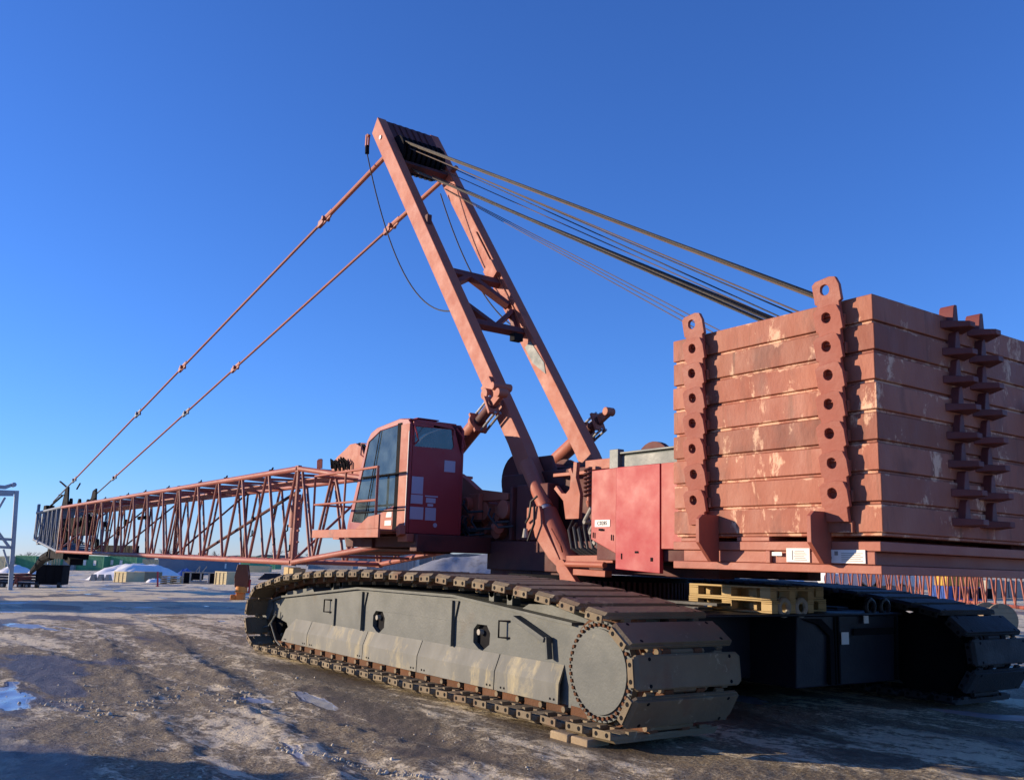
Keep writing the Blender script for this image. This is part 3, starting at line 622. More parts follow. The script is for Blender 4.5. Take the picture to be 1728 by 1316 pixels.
cylinder((-13.6, 3.36), (-12.85, 3.82), (-12.42, 4.09), 'near', 8.32)
cylinder((-14.4, 2.9), (-12.52, 3.86), (-12.2, 4.02), 'far', 10.42)
m = MB(); m.obox((leg_pt(4.35), 8.47, 4.32), (.26*.6, 0, -.26*.8), (0, .03, 0), (.15*.8, 0, .15*.6)); m.tube((leg_pt(4.42, .95), 8.40, 4.42), (leg_pt(4.42, .95), 8.78, 4.42), .07, 14); m.tube((leg_pt(4.35, .4), 8.36, 4.30), (leg_pt(4.35, .4), 8.5, 4.30), .10, 16)
m.build('clamp_collar', 'red', mast, bevel=.01)
# long raising cylinder at the mast foot with its guard
m = MB(); m.tube((-11.62, 8.44, 3.05), (-10.96, 8.34, 2.34), .115, 20)
rc = m.build('raising_cylinder', 'red', crane)
m = MB(); m.tube((-10.99, 8.33, 2.37), (-10.88, 8.32, 2.25), .10, 20); m.build('chrome_sleeve', 'steel', rc)
m = MB(); m.tube((-10.9, 8.32, 2.27), (-10.28, 8.28, 1.52), .15, 24); m.tube((-10.28, 8.1, 1.5), (-10.28, 8.45, 1.5), .10, 16); m.build('cylinder_barrel', 'red', rc)
m = MB(); m.pxz([[(-11.14, 2.34), (-10.84, 2.36), (-10.74, 2.1), (-10.3, 1.56), (-10.34, 1.47), (-10.6, 1.62), (-10.93, 1.92), (-10.98, 2.05), (-11.14, 1.98)]], 8.12, 8.18); m.build('guard_plate', 'red', rc, bevel=.008)
m = MB(); m.path([(-10.5, 8.1, 2.0), (-10.46, 8.06, 2.02), (-10.24, 8.06, 1.78), (-10.25, 8.1, 1.70)], .014); m.build('grab_rail', 'red', rc)
m = MB(); m.path([(-11.1, 8.08, 2.12), (-10.98, 8.05, 2.2), (-10.94, 8.05, 2.42), (-10.86, 8.1, 2.5)], .018); m.path([(-10.86, 8.05, 2.35), (-10.84, 8.04, 2.1), (-10.98, 8.04, 1.85)], .018); m.build('cylinder_hose', 'rubber', rc)
m = MB(); m.tube((-11.06, 8.05, 1.90), (-11.06, 8.05, 2.03), .05, 10, .03); m.build('work_lamp', 'conc', rc)
m = MB(); m.box(-12.25, -11.55, 8.42, 8.8, 2.3, 2.9); m.pxz([[(-12.0, 3.2), (-11.4, 3.2), (-11.1, 2.6), (-11.5, 2.2), (-12.1, 2.4)]], 8.74, 8.80); m.build('mast_foot', 'darkred', mast, bevel=.02)

# ---- pendants from the mast head to the boom tip
for y, off, sc in ((8.60, .18, 1.0238), (9.99, .05, .98)):
    f = lambda x, off=off, sc=sc: 10.07+off-.1692*(-17.3*sc-x)
    m = MB(); xs = [q_*sc for q_ in (-17.05, -20.1, -31.4, -37.0, -48.4, -53.5)]
    m.tube((xs[0], y, f(xs[0])), (xs[1], y, f(xs[1])), .055, 10)
    pd = m.build('pendant', 'red', crane)
    for i in range(1, 5):
        m = MB(); r_ = .036
        m.tube((xs[i]-.2, y, f(xs[i]-.2)), (xs[i+1], y, f(xs[i+1])), r_, 8); m.build('pendant_bar', 'boomred' if i < 4 else 'bluegrey', pd)
        m = MB(); d = V((-1, 0, -.169)).normalized()
        c = V((xs[i], y, f(xs[i])))
        m.obox(c-d*.12, d*.22, (0, .02, 0), (.02, 0, .10)); m.obox(c+d*.22, d*.16, (0, .045, 0), (.015, 0, .08)); m.tube(c+V((0, -.1, 0)), c+V((0, .1, 0)), .06, 12)
        m.build('pendant_link', 'boomred' if i < 3 else 'bluegrey', pd, bevel=.008)
# ---- boom hoist ropes
def rope(p, q, r_, mt, sag=.0):
    m = MB(); m.path(catenary(p, q, sag, 10), r_, 6); m.build('hoist_rope', mt, crane)
for k in range(3):
    rope((-17.0, 8.80+k*.035, 10.56-.02*k), (-3.95+.02*k, 8.72+.035*k, 3.28), .017, 'rope')
rope((-17.0, 8.92, 10.42), (-4.6, 9.1, 3.3), .012, 'ropeold'); rope((-16.9, 8.98, 10.45), (-3.9, 8.8, 3.22), .016, 'ropeold')
for k in range(3):
    rope((-17.0, 9.02+k*.05, 9.96-.02*k), (-4.72+.05*k, 8.66+.05*k, 3.2), .017, 'rope')
rope((-16.9, 9.5, 9.9), (-5.0, 9.3, 3.22), .012, 'rope'); rope((-16.9, 9.7, 10.1), (-5.0, 9.5, 3.25), .010, 'ropeold')
for k in range(2): rope((-17.0, 9.28+.05*k, 9.93-.02*k), (-4.9+.05*k, 8.85+.05*k, 3.2), .016, 'rope')
rope((-16.9, 9.6, 10.3), (-4.6, 9.25, 3.22), .011, 'rope'); rope((-16.9, 9.75, 10.25), (-4.9, 9.45, 3.22), .011, 'rope')
for k in range(3): rope((-17.0, 9.85+.06*k, 9.72), (-6.3+.15*k, 9.6+.06*k, 3.2), .009, 'ropeold')
m = MB(); m.box(-6.4, -3.9, 8.6, 8.7, 1.8, 3.1); m.box(-6.4, -3.9, 9.7, 9.8, 1.8, 3.1); m.tube((-4.4, 8.7, 3.1), (-4.4, 9.7, 3.1), .2, 20); m.tube((-6.0, 8.7, 3.1), (-6.0, 9.7, 3.1), .2, 20); m.build('rope_anchor_frame', 'darkred', crane, bevel=.01)
#SPLIT
# ---- operator cab
CB = 6.9; RX = -12.57
side = [(-12.57, 1.93), (-12.57, 3.60), (-12.68, 3.70), (-12.96, 3.735), (-13.74, 3.665), (-13.95, 3.60), (-14.09, 3.47), (-14.66, 2.07), (-14.66, 1.98), (-13.42, 1.94)]
g1 = [(-13.00, 3.64), (-13.62, 3.60), (-14.02, 3.45), (-14.50, 2.13), (-13.90, 2.10), (-13.50, 2.24), (-13.33, 2.31), (-13.00, 2.36)]
m = MB(); m.pxz([side, g1], CB, CB+.04); m.pxz([side, g1], 7.84, 7.88)
rear_o = [(6.945, 1.93), (6.945, 3.66), (7.05, 3.69), (7.62, 3.68), (7.70, 3.60), (7.80, 3.29), (7.84, 3.2), (7.84, 1.93)]
rear_h = [(6.98, 3.27), (6.97, 3.58), (7.64, 3.60), (7.69, 3.33), (7.66, 3.28)]
m.pyz([rear_o, rear_h], RX-.04, RX)
m.box(-14.6, -12.6, 6.95, 7.83, 1.93, 1.97)
for p, q in (((-12.66, 3.695), (-12.96, 3.725)), ((-12.96, 3.725), (-13.74, 3.655)), ((-13.74, 3.655), (-13.95, 3.59)), ((-13.95, 3.59), (-14.09, 3.46))):
    m.beam((p[0], 7.35, p[1]), (q[0], 7.35, q[1]), .86, .03)
m.beam((-14.66, 7.36, 2.06), (-14.60, 7.36, 2.22), .9, .03)
cabo = m.build('cab', 'cabred', crane, bevel=.008); cabo['label'] = 'narrow red operator cab with tall tinted side window'
m = MB(); m.box(-12.86, -12.585, CB-.02, CB-.001, 1.95, 3.62); m.c = 1; m.box(-12.60, -12.585, CB-.025, CB-.02, 2.0, 3.5)
m.build('rear_pillar', ['red', 'white'], cabo, bevel=.006)
m = MB(); m.box(-12.995, -12.87, CB-.012, CB-.001, 1.94, 3.66); m.build('door_track', 'black', cabo)
m = MB(); m.pxz([[(-13.41, 1.95), (-13.41, 2.21), (-13.33, 2.28), (-13.0, 2.34), (-13.0, 1.95)]], CB-.018, CB-.001); lp = m.build('lower_door_panel', 'red', cabo, bevel=.004)
m = MB(); m.pxz([[(-13.22, 2.18), (-13.19, 2.26), (-13.03, 2.26), (-13.03, 2.18)]], CB-.024, CB-.019); m.pxz([[(-13.25, 2.05), (-13.25, 2.13), (-13.03, 2.13), (-13.03, 2.05)]], CB-.024, CB-.019); m.build('door_sticker', 'white', lp)
m = MB(); m.pxz([g1], CB+.014, CB+.022); m.build('side_window', 'glass', cabo)
m = MB(); m.pxz([g1], 7.856, 7.862); m.build('side_window', 'glass', cabo)
m = MB(); m.pyz([rear_h], RX-.024, RX-.016); m.build('rear_window', 'glass', cabo)
m = MB(); n_ = V((-.93, 0, .37)); m.add([(-14.08, 6.96, 3.45), (-14.08, 7.82, 3.45), (-14.58, 7.82, 2.2), (-14.58, 6.96, 2.2)], [(0, 1, 2, 3)]); m.add([(-14.07, 6.96, 3.45), (-14.07, 7.82, 3.45), (-14.57, 7.82, 2.2), (-14.57, 6.96, 2.2)], [(3, 2, 1, 0)]); m.build('windscreen', 'glass', cabo)
m = MB()
for z in (2.86, 2.28): m.box(-14.2 if z > 2.5 else -14.4, -12.6, CB-.022, CB-.004, z-.012, z+.012)
m.pxz([[(-13.62, 3.6), (-13.60, 3.6), (-14.0, 2.13), (-14.02, 2.13)]], CB-.01, CB-.001); m.build('window_bar', 'black', cabo)
m = MB(); m.box(-13.6, -13.1, 7.15, 7.6, 2.0, 2.45); m.obox((-13.08, 7.38, 2.85), (.06, 0, .02), (0, .22, 0), (-.08, 0, .38)); m.box(-13.15, -13.0, 7.28, 7.48, 3.2, 3.4); m.build('operator_seat', 'black', cabo, bevel=.03)
m = MB(); m.box(-14.1, -13.8, 7.1, 7.7, 2.0, 2.6); m.tube((-13.75, 7.15, 2.4), (-13.7, 7.15, 2.75), .03, 8); m.build('control_console', 'conc', cabo, bevel=.02)
M['shadesnow'] = mat('shade_toned_ploughed_snow', (.30, .31, .33), (.24, .25, .27), (.38, .39, .41), (.16, .15, .14), .9, dirt_amt=.3, scuff_amt=.4, bump=.8, bscale=3)  # ploughed snow, its colour lowered to stand in for shade on the mound
M['sticker'] = mat('faded_sticker', (.42, .42, .50), (.36, .37, .46), None, None, .45, bump=.02)
for (y0, y1, z0, z1) in ((6.955, 7.155, 2.535, 2.80), (6.95, 7.16, 2.385, 2.52), (6.945, 7.18, 2.145, 2.335), (7.22, 7.39, 2.41, 2.485), (7.25, 7.35, 2.355, 2.395), (7.215, 7.405, 2.14, 2.335), (7.525, 7.725, 2.915, 3.095), (7.2, 7.43, 2.502, 2.522)):
    m = MB(); m.box(RX+.001, RX+.006, y0, y1, z0, z1); m.build('wall_sticker', 'sticker', cabo)
m = MB(); m.tube((RX+.001, 7.4, 2.07), (RX+.006, 7.4, 2.07), .035, 18); m.build('wall_sticker', 'sticker', cabo)
m = MB(); m.path([(-12.56, 6.94, 3.62), (-12.48, 6.96, 3.45), (-12.50, 7.0, 3.36), (-12.56, 6.97, 3.30)], .013); m.path([(-12.56, 7.72, 3.62), (-12.5, 7.8, 3.5), (-12.5, 7.86, 3.33), (-12.56, 7.82, 3.27)], .013); m.path([(-14.05, 6.94, 3.42), (-14.25, 6.88, 3.45), (-14.25, 6.88, 3.25), (-14.15, 6.92, 3.2)], .013)
m.build('grab_handle', 'cabred', cabo)
m = MB(); m.obox((-12.62, 6.83, 1.96), (.06, 0, .02), (0, .05, 0), (-.02, 0, .07)); m.box(-12.8, -12.5, 6.88, 7.0, 1.80, 1.92); m.build('cab_hinge', 'red', cabo, bevel=.008)
m = MB(); m.obox((-12.9, 7.3, 3.745), (.16, 0, 0), (0, .2, 0), (0, 0, .008)); m.build('roof_hatch', 'cabred', cabo, bevel=.01)
# walkway in front of the cab
m = MB(); m.box(-15.2, -12.72, 6.5, 6.54, 1.85, 1.985); m.box(-15.2, -12.72, 6.54, 7.9, 1.95, 1.98); m.pxz([[(-13.5, 1.985), (-13.1, 2.17), (-12.72, 2.2), (-12.72, 1.985)]], 6.5, 6.53)
m.pxz([[(-14.9, 1.95), (-12.8, 1.95), (-12.8, 1.72), (-13.6, 1.72)]], 7.2, 7.24)
wk = m.build('walkway', 'red', crane, bevel=.006)
m = MB(); m.path([(-12.86, 6.52, 1.98), (-12.87, 6.52, 2.93), (-15.26, 6.52, 2.92), (-15.22, 6.52, 2.0)], .022, 8); m.tube((-12.86, 6.52, 2.42), (-15.22, 6.52, 2.42), .018, 8); m.tube((-14.02, 6.52, 1.98), (-14.02, 6.52, 2.92), .02, 8)
m.tube((-15.24, 6.52, 2.42), (-15.24, 7.9, 2.42), .018, 8); m.tube((-15.26, 6.52, 2.92), (-15.26, 7.9, 2.92), .02, 8); m.tube((-15.25, 7.9, 1.98), (-15.25, 7.9, 2.92), .02, 8)
m.build('handrail', 'red', wk)
m = MB(); m.box(-15.0, -14.72, 7.3, 7.7, 2.35, 2.38); m.add([(-15.05, 7.2, 2.4), (-14.65, 7.2, 2.4), (-14.65, 7.75, 2.4), (-15.05, 7.75, 2.4), (-14.98, 7.25, 2.0), (-14.75, 7.25, 2.0), (-14.75, 7.7, 2.0), (-14.98, 7.7, 2.0)], [(0, 1, 2, 3), (0, 4, 5, 1), (1, 5, 6, 2), (2, 6, 7, 3), (3, 7, 4, 0), (4, 7, 6, 5)]); m.build('tool_bin', 'doorred', wk, bevel=.01)
m = MB(); m.beam((-13.9, 7.6, 1.95), (-12.8, 7.6, 1.66), .5, .05); m.box(-14.6, -12.6, 7.3, 8.3, 1.78, 1.9); m.build('cab_outrigger', 'darkred', crane, bevel=.008)

# ---- boom
YB0, YB1, ZB, ZT = 8.2, 10.4, 1.39, 3.50
def lattice(m, x0, x1, n, phase, r_=.038, y0=YB0, y1=YB1, zb0=ZB, zb1=None, zt0=ZT, zt1=None, sub=True):
    zb1 = zb0 if zb1 is None else zb1; zt1 = zt0 if zt1 is None else zt1
    def zb(x): t = (x-x0)/(x1-x0); return zb0+(zb1-zb0)*t
    def zt(x): t = (x-x0)/(x1-x0); return zt0+(zt1-zt0)*t
    st = (x1-x0)/n
    for k in range(n):
        xa, xm, xb = x0+st*(k+.04), x0+st*(k+.5), x0+st*(k+.96)
        for y in (y0, y1):
            ph = (phase if y == y0 else -phase)
            if ph > 0: m.tube((xa, y, zt(xa)), (xm-.06*np.sign(st), y, zb(xm)), r_, 7, cap=False); m.tube((xm+.06*np.sign(st), y, zb(xm)), (xb, y, zt(xb)), r_, 7, cap=False)
            else: m.tube((xa, y, zb(xa)), (xm-.06*np.sign(st), y, zt(xm)), r_, 7, cap=False); m.tube((xm+.06*np.sign(st), y, zt(xm)), (xb, y, zb(xb)), r_, 7, cap=False)
        for z in (zt, zb):
            m.tube((xa, y0, z(xa)), (xm, y1, z(xm)), r_*.9, 7, cap=False); m.tube((xm, y1, z(xm)), (xb, y0, z(xb)), r_*.9, 7, cap=False)
def section(x0, x1, n, phase, mt='boomred', name='boom_section', zz=None, plate_top=False, dark=None):
    zb0, zb1, zt0, zt1, ya0, ya1, yb0, yb1 = zz or (ZB, ZB, ZT, ZT, YB0, YB1, YB0, YB1)
    m = MB(); lattice(m, x0, x1, n, phase, zb0=zb0, zb1=zb1, zt0=zt0, zt1=zt1)
    # end frames
    for x, zb_, zt_ in ((x0, zb0, zt0), (x1, zb1, zt1)):
        for y in (YB0, YB1): m.tube((x, y, zb_), (x, y, zt_), .035, 8, cap=False)
        m.tube((x, YB0, zt_), (x, YB1, zt_), .035, 8); m.tube((x, YB0, zb_), (x, YB1, zb_), .035, 8)
        m.tube((x, YB0, zb_), (x, YB1, zt_), .03, 8); 
    s = m.build(name, mt, boomo)
    for y in (YB0, YB1):
        for a_, b_ in ((zb0, zb1), (zt0, zt1)):
            m = MB(); m.tube((x0, y, a_), (x1, y, b_), .070, 12); m.build('chord', mt, s)
            m = MB()
            for x, z in ((x0, a_), (x1, b_)): m.obox((x, y, z), (.10, 0, 0), (0, .045, 0), (0, 0, .075))
            m.build('chord_lug', mt, s, bevel=.01)
    if dark:
        m = MB(); m.tube((dark[0], YB0, zt0), (dark[1], YB0, zt0), .066, 12); m.build('chord_wrap', 'black', s)
    return s
# foot section first
m = MB()
for y in (YB0, YB1):
    yi = 8.55 if y == YB0 else 10.05
    m.tube((-20.15, y, ZB), (-14.3, yi, 1.98), .062, 12); m.tube((-20.15, y, ZT), (-16.3, yi, 3.02), .062, 12); m.tube((-16.3, yi, 3.02), (-14.3, yi, 2.0), .062, 12)
    for xa, za, xb, zb_ in ((-20.0, ZT, -19.3, 1.46), (-18.6, 3.32, -19.2, 1.46), (-18.5, 3.3, -17.6, 1.63), (-17.0, 3.12, -17.5, 1.64), (-16.9, 3.1, -16.0, 1.79), (-16.3, 3.0, -16.0, 1.8)):
        t1 = (xa+20.15)/3.85; t2 = (xb+20.15)/5.85; m.tube((xa, y+(yi-y)*t1, za), (xb, y+(yi-y)*t2, zb_), .034, 8, cap=False)
    m.tube((-20.15, y, ZB), (-20.15, y, ZT), .04, 8)
m.tube((-20.15, YB0, ZT), (-20.15, YB1, ZT), .04, 8); m.tube((-20.15, YB0, ZB), (-20.15, YB1, ZB), .04, 8)
for x in (-19, -17.8, -16.5): m.tube((x, 8.4, 3.3-.0*(x+19)), (x+.6, 10.2, 3.2), .03, 8); m.tube((x, 8.4, 1.55+(x+19)*.1), (x+.6, 10.2, 1.55+(x+19)*.1), .03, 8)
boomo = m.build('boom', 'boomred', crane); boomo['label'] = 'long lattice boom of red tubes with a blue grey tip, lying level'
m = MB(); m.beam((-18.5, 9.3, 1.62), (-14.3, 9.3, 1.93), 1.3, .05); m.box(-15.0, -14.2, 8.3, 10.3, 1.8, 2.15); m.build('foot_deck', 'darkred', boomo)
plate = [(-18.95, 3.50), (-18.6, 3.68), (-18.25, 3.80), (-18.0, 3.90), (-17.72, 3.90), (-17.45, 3.80), (-17.28, 3.60), (-17.22, 3.2), (-17.9, 3.15), (-18.7, 3.25)]
m = MB(); m.pxz([plate], 8.42, 8.46); m.pxz([plate], 9.5, 9.54); m.tube((-17.75, 8.46, 3.5), (-17.75, 9.5, 3.5), .32, 26)
jw = m.build('jib_hoist', 'red', boomo, bevel=.006)
m = MB(); m.pxz([circ(-17.72, 3.5, .42, 28)], 8.50, 8.54); m.build('drum_flange', 'black', jw)
for i in range(11):
    x = -18.75+random.random()*.75; m = MB(); m.path([(x, 8.36, 3.42), (x+.06, 8.3, 3.55+.08*random.random()), (x+.16, 8.33, 3.5), (x+.2, 8.36, 3.36)], .02, 6); m.build('hose_loop', 'black', jw)
for i in range(5): m = MB(); m.tube((-19.35+i*.06, 8.3, 3.45), (-19.37+i*.06, 8.3, 3.62+.06*random.random()), .015, 6); m.build('valve_stem', 'red', jw)
m = MB(); m.tube((-17.1, 8.5, 1.7), (-17.1, 8.5, 3.2), .05, 8); m.tube((-16.7, 8.6, 1.75), (-16.7, 8.6, 3.1), .035, 8); m.box(-18.3, -18.0, 8.3, 8.5, 1.9, 2.1); m.path([(-16.9, 8.3, 3.0), (-16.95, 8.25, 2.6), (-16.85, 8.3, 2.2), (-16.9, 8.4, 1.8)], .03, 6); m.build('hose_guide', 'red', jw)
sx = [-20.2, -29.72, -37.45, -41.75, -49.5]
section(sx[0], sx[1], 5, 1); section(sx[1], sx[2], 4, 1, dark=(-30.4, -35.2)); section(sx[2], sx[3], 2, -1); section(sx[3], sx[4], 4, 1)
tip = section(-49.6, -56.9, 6, 1, 'bluegrey', 'boom_tip', (1.40, 1.98, 3.52, 3.42, 0, 0, 0, 0))
# long lying pipes / inner walk boards and cross bracing inside the boom
m = MB()
for x0, x1 in ((-24.2, -29.4), (-36.2, -31.4)):
    m.tube((x0, 9.9, 3.3), (x1, 8.9, 1.5), .045, 8)
m.build('inner_brace', 'darkred', boomo)
m = MB(); m.box(-29.7, -20.3, 9.2, 9.7, 3.42, 3.45); m.box(-37.4, -29.8, 9.1, 9.9, 3.36, 3.40); m.box(-49, -37.6, 8.9, 9.9, 3.30, 3.34); m.build('catwalk', 'boomred', boomo)
m = MB()
for x in (-21.9, -25.3, -27.6, -31.0, -33.9, -36.4, -40.2, -43.2, -45.3): m.box(x-.07, x+.07, 8.16, 8.26, 3.55, 3.59); m.beam((x, 8.2, 3.57), (x+.10, 8.2, 3.63), .03, .03)
m.build('rope_guide', 'black', boomo)
m = MB(); m.tube((-24.35, 9.9, 1.5), (-24.35, 9.9, 3.2), .12, 12); m.tube((-24.35, 9.9, 2.3), (-24.35, 9.9, 2.9), .17, 12)
for z in (1.9, 2.2, 2.5, 2.8, 3.0): m.tube((-24.1, 9.8, z), (-23.8, 9.8, z), .03, 6)
m.build('stowed_cylinder', 'boomred', boomo)
for x, z in ((-21.35, 1.9), (-21.5, 2.6), (-22.9, 2.1), (-22.9, 2.45), (-20.6, 2.2), (-20.4, 1.75)):
    m = MB(); m.path([(x, 8.2, z), (x+.16, 8.14, z+.02), (x+.16, 8.14, z-.10), (x+.02, 8.16, z-.12)], .018, 6); m.build('cable_hook', 'black', boomo)
# darker stowed gear in the far boom half and the head
m = MB()
for i in range(34):
    x = random.uniform(-56, -41.5); y = random.uniform(8.7, 10.2); z = random.uniform(1.7, 3.2); r_ = random.uniform(.06, .22)
    if i % 3: m.tube((x, y, z), (x+random.uniform(-.6, .6), y+random.uniform(-.3, .3), z+random.uniform(-.5, .5)), r_*.5, 8)
    else: m.tube((x, y-.06, z), (x, y+.06, z), r_*1.4, 14)
m.box(-56, -48.5, 9.2, 9.6, 2.2, 3.1); m.box(-49.2, -41.8, 9.9, 10.1, 1.45, 1.75)
m.build('stowed_rigging', 'black', boomo)
m = MB()
for y in (8.9, 9.3, 9.7): m.tube((-51.5, y-.05, 3.8), (-51.5, y+.05, 3.8), .26, 20)
m.pxz([[(-52.3, 3.5), (-51.7, 4.5), (-51.0, 4.6), (-50.6, 3.5)]], 8.6, 8.68); m.pxz([[(-52.3, 3.5), (-51.7, 4.5), (-51.0, 4.6), (-50.6, 3.5)]], 9.9, 9.98)
m.beam((-51.4, 8.6, 4.6), (-52.8, 8.5, 4.95), .08, .05); m.beam((-51.7, 8.6, 4.2), (-52.6, 8.5, 4.25), .08, .05); m.beam((-50.9, 9.0, 4.5), (-50.2, 9.0, 4.75), .06, .06)
m.tube((-54.6, 8.3, 3.55), (-52.3, 8.6, 4.2), .05, 8); m.box(-55.0, -54.2, 8.2, 8.6, 3.45, 3.75)
m.build('tip_sheave_block', 'black', tip)
m = MB(); m.box(-57.2, -56.85, 8.2, 8.32, 2.0, 3.9); m.box(-57.2, -56.85, 10.2, 10.4, 1.8, 3.4); m.beam((-57.0, 9.3, 3.5), (-57.8, 9.3, 1.8), 1.6, .3); m.box(-58.1, -57.5, 8.5, 10.0, 1.7, 2.1); m.build('boom_nose', 'bluegrey', tip, bevel=.02)
m = MB(); m.box(-55.4, -50.8, 8.7, 9.9, 1.02, 1.50); m.beam((-51.5, 9.2, 1.1), (-50.0, 9.2, .9), .6, .3)
m.path([(-55.2, 8.9, 1.2), (-57.5, 8.9, 1.0), (-59.5, 8.9, .5), (-61.2, 8.9, .15)], [.28, .24, .18, .12], 10); m.build('hook_cradle', 'black', tip)

# ================================================================== COUNTERWEIGHTS
SX0, SX1, SY0, SY1, PITCHZ = -6.19, -4.05, 6.2, 8.60, .2315
def slab_lug(m, x):
    th = lambda a, b, t: (a+x, t-.17*max(0, b-.1)-.016, b)
    m.plate([[(-.100, .10), (.105, .10), (.105, .205), (.13, .215), (.125, .34), (.10, .40), (.04, .412), (-.09, .395), (-.125, .37), (-.12, .215), (-.100, .205)], circ(-.01, .315, .042, 16)], th, -.046, -.014)
    m.c = 1; m.plate([[(-.115, .02), (.115, .02), (.115, .11), (-.115, .11)]], lambda a, b, t: (a+x, t, b), -.034, 0.001); m.c = 0
def make_slab():
    root = empty('counterweight_slab', (SX0, SY0, 0), 0, None, 'counterweight', 'counterweight slabs stacked at the rear of the crane')
    o = V((SX0, SY0, 0)); W = SX1-SX0; D = SY1-SY0
    m = MB(); fn = lambda a, b, t: (a+SX0, t+SY0, b)
    prof = [(0, .028), (0, .225), (W, .225), (W, .028)]
    m.box(SX0, SX1, SY0, SY1, .022, .2265); m.box(SX0+.02, SX1-.02, SY0+.02, SY1-.02, -.004, .022)
    m.build('slab_body', 'slab', root, bevel=.007)
    for x in (.345, 1.795):
        l = MB(); q = MB(); slab_lug(q, x); q.v = [p+o for p in q.v]; q.build('lifting_lug', ['lug', 'slab'], root, bevel=.005)
    # rear shelves and fins
    for y in (1.06, 1.47):
        q = MB(); q.add([(W, y-.12, .11), (W, y+.22, .11), (W+.18, y+.02, .12), (W+.18, y+.10, .12), (W, y-.12, .175), (W, y+.22, .175), (W+.18, y+.02, .165), (W+.18, y+.10, .165)], [(0, 1, 3, 2), (4, 6, 7, 5), (0, 2, 6, 4), (2, 3, 7, 6), (3, 1, 5, 7), (1, 0, 4, 5)])
        q.plate([[(-.03, .15), (.0, .30), (.02, .325), (.05, .325), (.06, .15)]], lambda a, b, t: (t, y+a, b), W-.07, W+.06)
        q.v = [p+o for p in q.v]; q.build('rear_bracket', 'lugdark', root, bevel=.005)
    return root
desc = ['topmost slab of the red counterweight stack, its lifting lugs rising against the sky',
        'second slab from the top of the counterweight stack, with pale scrape marks',
        'third slab from the top of the counterweight stack, below two scraped slabs',
        'fourth slab from the top, just above the middle of the counterweight stack',
        'fifth slab from the top, just below the middle of the counterweight stack',
        'sixth slab from the top, third from the bottom of the counterweight stack',
        'second slab from the bottom of the counterweight stack',
        'lowest slab of the counterweight stack, resting on the tray']
z0 = 1.82
slab = make_slab()
for i in range(8):
    s = slab if i == 0 else copy_tree(slab)
    k = 7-i     # i=0 bottom
    s.location = (SX0+random.uniform(-.008, .008)-.004*(i-4)*0, SY0+random.uniform(-.004, .004), z0+i*PITCHZ); s['label'] = desc[k]
    if i == 7: pass
for i in range(8):  # unseen second stack, added to keep skylight off the carbody and far crawler
    s = copy_tree(slab); s.location = (SX0, 9.98, z0+i*PITCHZ); s['label'] = 'slab of the second counterweight stack, unseen off the right edge, added for its shade'; s['group'] = 'slabs of the second counterweight stack'
#SPLIT
# ================================================================== YARD THINGS
def GP(px, py):       # foot of a thing on the yard surface, from its image pixel position
    d = fw+rt*((px-864)/FOC)-up*((py-658)/FOC)
    t = -1.55/(d.z-KT*(d.x*R0.x+d.y*R0.y)); return V((d.x*t, d.y*t, 1.55+d.z*t))
RZ = math.atan2(R0.y, R0.x)
def at(name, px, py, label, cat, group=None, rz=0):
    p = GP(px, py); e = empty(name, (p.x, p.y, gzf(p.x, p.y)-.03), RZ+rz, label, cat, group, local=True)
    return e, (p-V((0, 0, 1.55))).dot(fw)/FOC     # metres per photo pixel there
# shipping containers; local x along the long side, front face at y=0
def container(px0, px1, py, mt, label, depth=2.44, h=2.75, rz=-.3, name='shipping_container'):
    e, k = at(name, px0, py, label, 'container', 'shipping containers along the yard edge', rz)
    L_ = (px1-px0)*k*.985/math.cos(rz); m = MB(); n = max(6, int(L_/.28)); P = []
    for i in range(n):          # corrugated front
        x = L_*i/n; dx = L_/n
        P += [(x, 0), (x+dx*.3, 0), (x+dx*.5, .06), (x+dx*.8, .06)]
    P += [(L_, 0), (L_, depth), (0, depth)]
    m.pxy([P], .12, h-.12); b = m.build('wall', mt, e, smooth=False)
    m = MB(); m.box(-.03, L_+.03, -.03, .08, 0, .14); m.box(-.03, L_+.03, -.03, .08, h-.13, h); m.box(-.03, .1, -.03, .08, .14, h-.13); m.box(L_-.1, L_+.03, -.03, .08, .14, h-.13); m.box(-.03, L_+.03, .08, depth, h-.13, h-.05)
    m.build('frame', mt, e)
    return e, k, L_
e, k, L_ = container(-60, 22, 962, 'beige', 'pale yellow container at the far left end of the row')
container(24, 65, 962, 'green', 'green container behind the steel gantry')
container(66, 87, 962, 'beige', 'short yellow container behind the black skip')
container(88, 104, 962, 'green', 'narrow green container end beside the grey container')
container(105, 127, 962, 'greycont', 'grey container standing between green containers')
e, k, L_ = container(128, 181, 962, 'green', 'long green container with white marks right of the grey container')
for x in (1.8, 4.0): 
    m = MB(); m.box(x-.3, x+.3, -.05, -.032, 1.0, 1.9); m.build('painted_mark', 'white', e)
e, k, L_ = container(183, 236, 962, 'green', 'long green container beside the beige container, snow at its foot')
for x in (.6, 2.6):
    m = MB(); m.box(x-.3, x+.3, -.05, -.032, 1.0, 1.9); m.build('painted_mark', 'white', e)
container(400, 470, 960, 'green', 'green container far behind the boom support')
container(520, 600, 960, 'greycont', 'grey container seen far under the boom foot')
